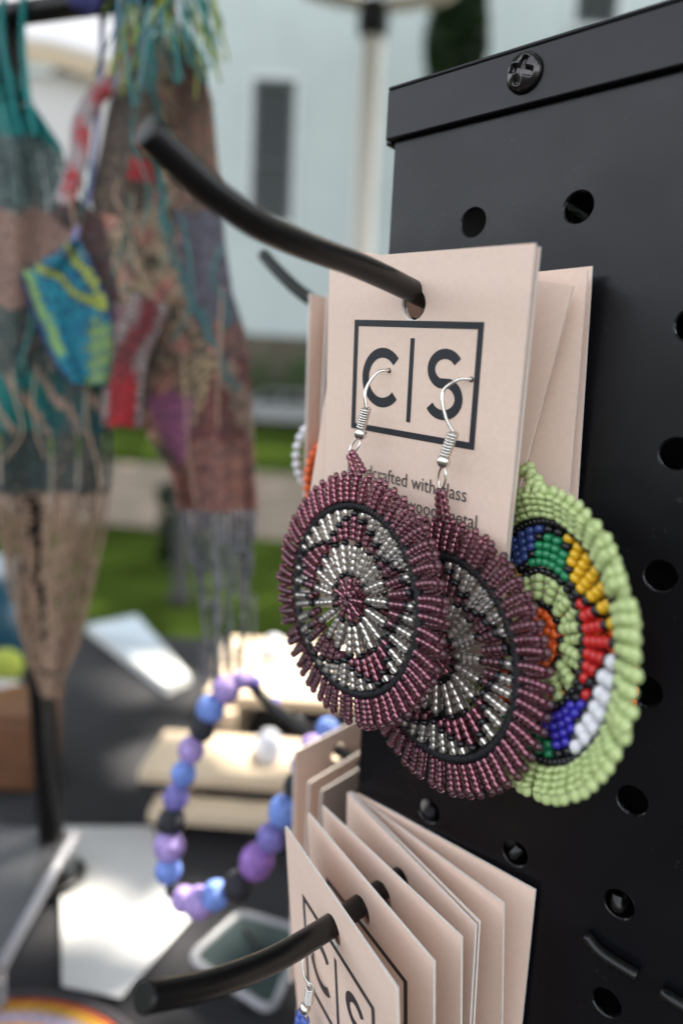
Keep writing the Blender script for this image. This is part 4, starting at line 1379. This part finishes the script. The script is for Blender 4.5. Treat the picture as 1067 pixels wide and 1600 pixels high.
rope([(200, 60), (188, 120), (150, 150), (128, 195), (122, 250), (98, 320)], 31, lambda L, o, rs: (pick(rs, (RED, 5), ((150, 30, 40), 2), (WHT, 1)) if (((L + o * 34) % 78) < 42 + 7 * rs.normal() and o < .3 + .1 * rs.normal()) else pick(rs, (WHT, 6), ((190, 120, 130), 1), ((150, 140, 135), 2))), 31, 345)
rope([(98, 320), (140, 360), (165, 420), (178, 470)], 46, lambda L, o, rs: pick(rs, ((52, 48, 48), 4), (MAR, 3), ((120, 110, 100), 1)), 32, 347)
rope([(236, 470), (214, 520), (196, 580), (190, 668)], 62, lambda L, o, rs: (pick(rs, ((188, 26, 36), 6), (MAR, 2)) if (L > 128 + 10 * rs.normal() and abs(o) < .36) else (MAR if rs.random() < .7 else (150, 34, 40)) if abs(o + .1 * math.sin(L * .05) + .05 * rs.normal()) < .24 else pick(rs, ((170, 160, 155), 3), ((90, 80, 78), 2), ((150, 80, 90), 1))), 33, 340)
rope([(195, 480), (182, 530), (176, 590), (182, 640)], 34, lambda L, o, rs: pick(rs, ((150, 110, 130), 3), ((170, 150, 140), 3), (MAR, 1)), 34, 343)

# --- large patterned necklace with a grey fringe
n4 = thing('bead_necklace', 'large beige and salmon patterned bead necklace with a grey fringe', 'necklace', at(300, 420, 350))
rows4 = [(60, 205, 300), (110, 196, 318), (160, 172, 332), (230, 158, 338), (300, 142, 346), (380, 150, 352), (460, 168, 364), (520, 176, 384), (580, 188, 390), (640, 214, 394), (690, 236, 396), (740, 268, 398), (800, 280, 402)]
def c4f(x, y, s, rs):
    tl = np.interp(y, [60, 330, 440, 560, 620], [236, 254, 286, 345, 372])
    if abs(x - tl) < 6 and y < 610: return (70, 124, 124)
    edge = np.interp(y, [60, 330, 500, 560, 700, 800], [268, 272, 300, 345, 290, 268])
    if x > edge:
        if y < 330: return pick(rs, ((120, 92, 76), 4), ((150, 104, 84), 3), ((84, 96, 84), 2), ((190, 160, 150), 1 if x < 300 else 0))
        if (y * .8 + abs((x % 36) - 18)) % 30 < 4: return (84, 70, 72)
        if y < 505: return pick(rs, ((92, 90, 102), 6), ((120, 116, 126), 2))
        if y < 560: return pick(rs, ((150, 104, 90), 4), ((110, 96, 96), 2))
        if y < 690:
            return (168, 142, 122) if abs((x - 372) * 1.4 + (y - 620) * -.5) < 20 else pick(rs, ((112, 56, 54), 5), ((150, 98, 84), 2))
        return pick(rs, ((160, 108, 94), 6), ((130, 84, 76), 2), ((180, 140, 130), .7))
    if y < 335 and x < 232 + 12 * math.sin(y * .05):
        if 250 < y < 285 and 200 < x < 250: return (186, 50, 54)
        return pick(rs, ((92, 80, 68), 5), ((70, 60, 54), 3), ((120, 104, 84), 2), ((150, 120, 110), .6))
    # scalloped beige field with pink and dark motifs
    w = math.sin((x * .9 + y * .35) * .11) + math.sin((y - x * .4) * .085)
    if 615 < y < 735 and 235 < x < 300 and (y - 615) < (x - 225) * 2.4: return pick(rs, ((166, 100, 134), 4), ((130, 80, 110), 2))
    if y > 560 and 285 < x < 345: return (188, 164, 124) if (y + x * .6) % 17 < 10 else (88, 76, 66)
    zz = (y * .5 + abs((x + 200) % 44 - 22) * .9 + x * .15) % 21
    if zz < 3.2: return (96, 82, 70)
    if 10 < zz < 12: return (206, 178, 140)
    if w > 1.05: return (86, 82, 62)
    if w < -1.0: return pick(rs, ((196, 130, 118), 4), ((170, 100, 96), 1))
    if y > 470: return pick(rs, ((140, 116, 92), 4), ((110, 92, 76), 3), ((170, 120, 100), 2), ((80, 100, 92), 1))
    return pick(rs, ((182, 160, 132), 6), ((160, 140, 112), 3), ((176, 140, 136), 1))
woven(n4, 'woven_panel', rows4, 352, c4f, 60, 800, seed=41, fold=8, ph=1)
rows4f = [(790, 286, 402), (900, 300, 400), (1000, 312, 398), (1075, 318, 394)]
def c4ff(x, y, s, rs):
    if abs((s * 4.4 + .25 * math.sin(y * .012 + 1)) % 1 - .5) > .5 - min(.26, max(0, (y - 815) * .0016)): return None
    return pick(rs, ((126, 126, 136), 5), ((100, 100, 112), 3), ((150, 160, 150), .4))
woven(n4, 'fringe', rows4f, 350, c4ff, 800, 1075, gap=.1, seed=42, fold=5)
for a_, c_ in ((212, 262), (262, 312)):
    b = MB(); b.tube(smooth_path([at(a_, -60, 305), at((a_ + c_) / 2 - 18, 20, 335), at(c_ - 24, 80, 350)], 6), 2.4, 7); b.build('strap', mat('brown_strap', lin(118, 96, 84), .6, noise=(300, .3)), n4)

rs = np.random.default_rng(77)
for (own, xa, xb, ya, yb) in ((n4, 190, 390, 120, 900), (n1, 10, 160, 200, 900)):
    for k in range(16):
        x = rs.uniform(xa, xb); y = rs.uniform(ya, yb - 300); ln = rs.uniform(90, 300)
        b = MB(); b.tube(smooth_path([at(x, y, 347), at(x + rs.normal(0, 10), y + ln * .35, 341), at(x + rs.normal(0, 16), y + ln * .7, 342), at(x + rs.normal(0, 14), y + ln, 345)], 5), rs.uniform(.35, .6), 5)
        b.build('loose_thread', [M_thr1, M_thr2, M_thr3][k % 3], own)
# --- yellow and teal yarn tassel necklace at the top
n5 = thing('yarn_necklace', 'yellow green and teal yarn tassels hanging from the top of the stand', 'necklace', at(265, 40, 325))
rs = np.random.default_rng(51)
mats5 = [mat('lime_yarn', lin(140, 152, 70), .9), mat('teal_yarn', lin(62, 128, 126), .9), mat('green_yarn', lin(24, 88, 66), .9), mat('pale_blue_yarn', lin(110, 140, 160), .9)]
for k in range(78):
    x0 = rs.uniform(186, 335); y0 = rs.uniform(-60, 50); dx = (x0 - 262) * .25 + rs.normal(0, 17); ln = rs.uniform(50, 125)
    z = rs.uniform(312, 330)
    b = MB(); b.tube(smooth_path([at(x0, y0, z), at(x0 + dx * .4, y0 + ln * .35, z - 3), at(x0 + dx * .9, y0 + ln * .7, z), at(x0 + dx * (1.3), y0 + ln, z + 3)], 5), rs.uniform(.35, .8), 6)
    M_ = mats5[int(rs.choice(4, p=[.42, .34, .12, .12]))]
    b.build('tassel', M_, n5)
b = MB(); b.tube([at(180, -42, 320), at(340, -36, 320)], 3, 8); b.build('cord', mats5[2], n5)
# dark blue tie on the bar
tb_ = thing('fabric_tie', 'dark blue cloth tie knotted round the black top bar', 'tie', at(128, 10, 318))
b = MB(); b.tube(smooth_path([at(120, -14, 312), at(126, 8, 310), at(136, 24, 316), at(150, -2, 322)], 6), [3 + 2 * math.sin(i * .4) for i in range(19)], 8); b.build('knot', mat('navy_cloth', lin(48, 48, 96), .8), tb_)

# ------------------------------------------------------------------ trees that shade the stall (crowns above the frame)
def shade_of(P):           # where a point (metres) casts its shadow on the table plane
    k = (P[:, 2] - (OZ + TZ * .001)) / sun_dir.z
    return P[:, :2] - np.array([sun_dir.x, sun_dir.y])[None] * k[:, None]
base = np.array([-3.2, -4.6, 0])
tr = thing('shade_tree', 'broad leafy tree whose crown shades the stall from above the frame', 'tree', (base[0] * 1000, base[1] * 1000, GZ))
N = 76000
P = np.stack([rng.uniform(-4.2, 4.2, N), rng.uniform(-4.6, 3.4, N), rng.uniform(3.3, 4.9, N)], 1)
P = P[((P[:, 0] / 4.2) ** 2 + ((P[:, 1] + .6) / 4.0) ** 2 < 1) & (P[:, 1] < .9 + .3 * np.sin(P[:, 0] * 3))]
rel = P - np.array(W(CAM))
fw = rel[:, 0] * .644 + rel[:, 1] * -.765
el = np.degrees(np.arctan2(rel[:, 2], np.hypot(rel[:, 0], rel[:, 1])))
P = P[(fw < 0) | (el > 36)]
sh = shade_of(P)
spots = [(.29, -.20, .12, .09), (.22, -.29, .10, .09), (.37, -.33, .09, .10), (.200, -.052, .040, .038), (.222, -.020, .02, .018), (.165, -.085, .03, .03), (.11, .085, .075, .07), (.50, -.275, .075, .045), (.20, .05, .028, .02), (.33, -.06, .02, .02), (.45, -.16, .03, .02), (.16, .02, .03, .035)]  # crown gaps shaped so that sun falls on these table spots
keep = np.ones(len(P), bool)
for sx, sy, ax_, ay_ in spots:
    keep &= (((sh[:, 0] - sx) / ax_) ** 2 + ((sh[:, 1] - sy) / ay_) ** 2) > 1
leaves('crown', P[keep], .135, M_leaf, tr)
b = MB(); bz = base * 1000 + np.array([0, 0, GZ])
b.tube(smooth_path([bz, bz + (60, 40, 1500), bz + (300, 250, 2700), bz + (1200, 1100, 3700), bz + (2600, 1900, 4400)], 5), [170 - 150 * i / 20 for i in range(21)], 10)
b.tube(smooth_path([bz + (300, 250, 2700), bz + (700, 1500, 3600), bz + (1500, 2600, 4300)], 5), [90 - 70 * i / 10 for i in range(11)], 8)
b.tube(smooth_path([bz + (200, 150, 2300), bz + (1700, 300, 3300), bz + (3700, 900, 4000)], 5), [90 - 70 * i / 10 for i in range(11)], 8)
b.build('trunk', M_bark, tr)
base2 = np.array([.5, -17.5, 0])
tr2 = thing('shade_tree', 'taller leafy tree farther off whose crown shades the lawn and path', 'tree', (base2[0] * 1000, base2[1] * 1000, GZ))
leaves('crown', scatter((5.6, -15.6, 16.4), (7.0, 6.6, 1.6), 17000, .1), .38, M_leaf, tr2)
b = MB(); bz = base2 * 1000 + np.array([0, 0, GZ])
b.tube(smooth_path([bz, bz + (100, 100, 5000), bz + (1500, 0, 10000), bz + (4000, 1500, 16000)], 5), [300 - 270 * i / 15 for i in range(16)], 10)
b.build('trunk', M_bark, tr2)

# unseen hedge behind the camera's left shoulder, added to darken the low reflections in the board
hd = thing('added_hedge', 'unseen hedge along the far side of the market, opposite the tower', 'added_hedge', (4200, 9600, GZ))
cdir = np.array([.91, -.41]); 
N = 16000
q = np.stack([rng.uniform(-16, 16, N), rng.uniform(-.7, .7, N), rng.uniform(.05, 2.9, N)], 1)
P = np.stack([4.2 + cdir[0] * q[:, 0] + .41 * q[:, 1], 9.6 + cdir[1] * q[:, 0] + .91 * q[:, 1], q[:, 2] + .12 * np.sin(q[:, 0] * 2.3)], 1)
leaves('foliage', P, .3, M_conifer, hd)
for k in range(-7, 8):
    b = MB(); p = np.array([4200 + cdir[0] * k * 2100, 9600 + cdir[1] * k * 2100, GZ]); b.tube([p, p + (0, 0, 2600)], [60, 30], 7); b.build('stem', M_bark, hd)
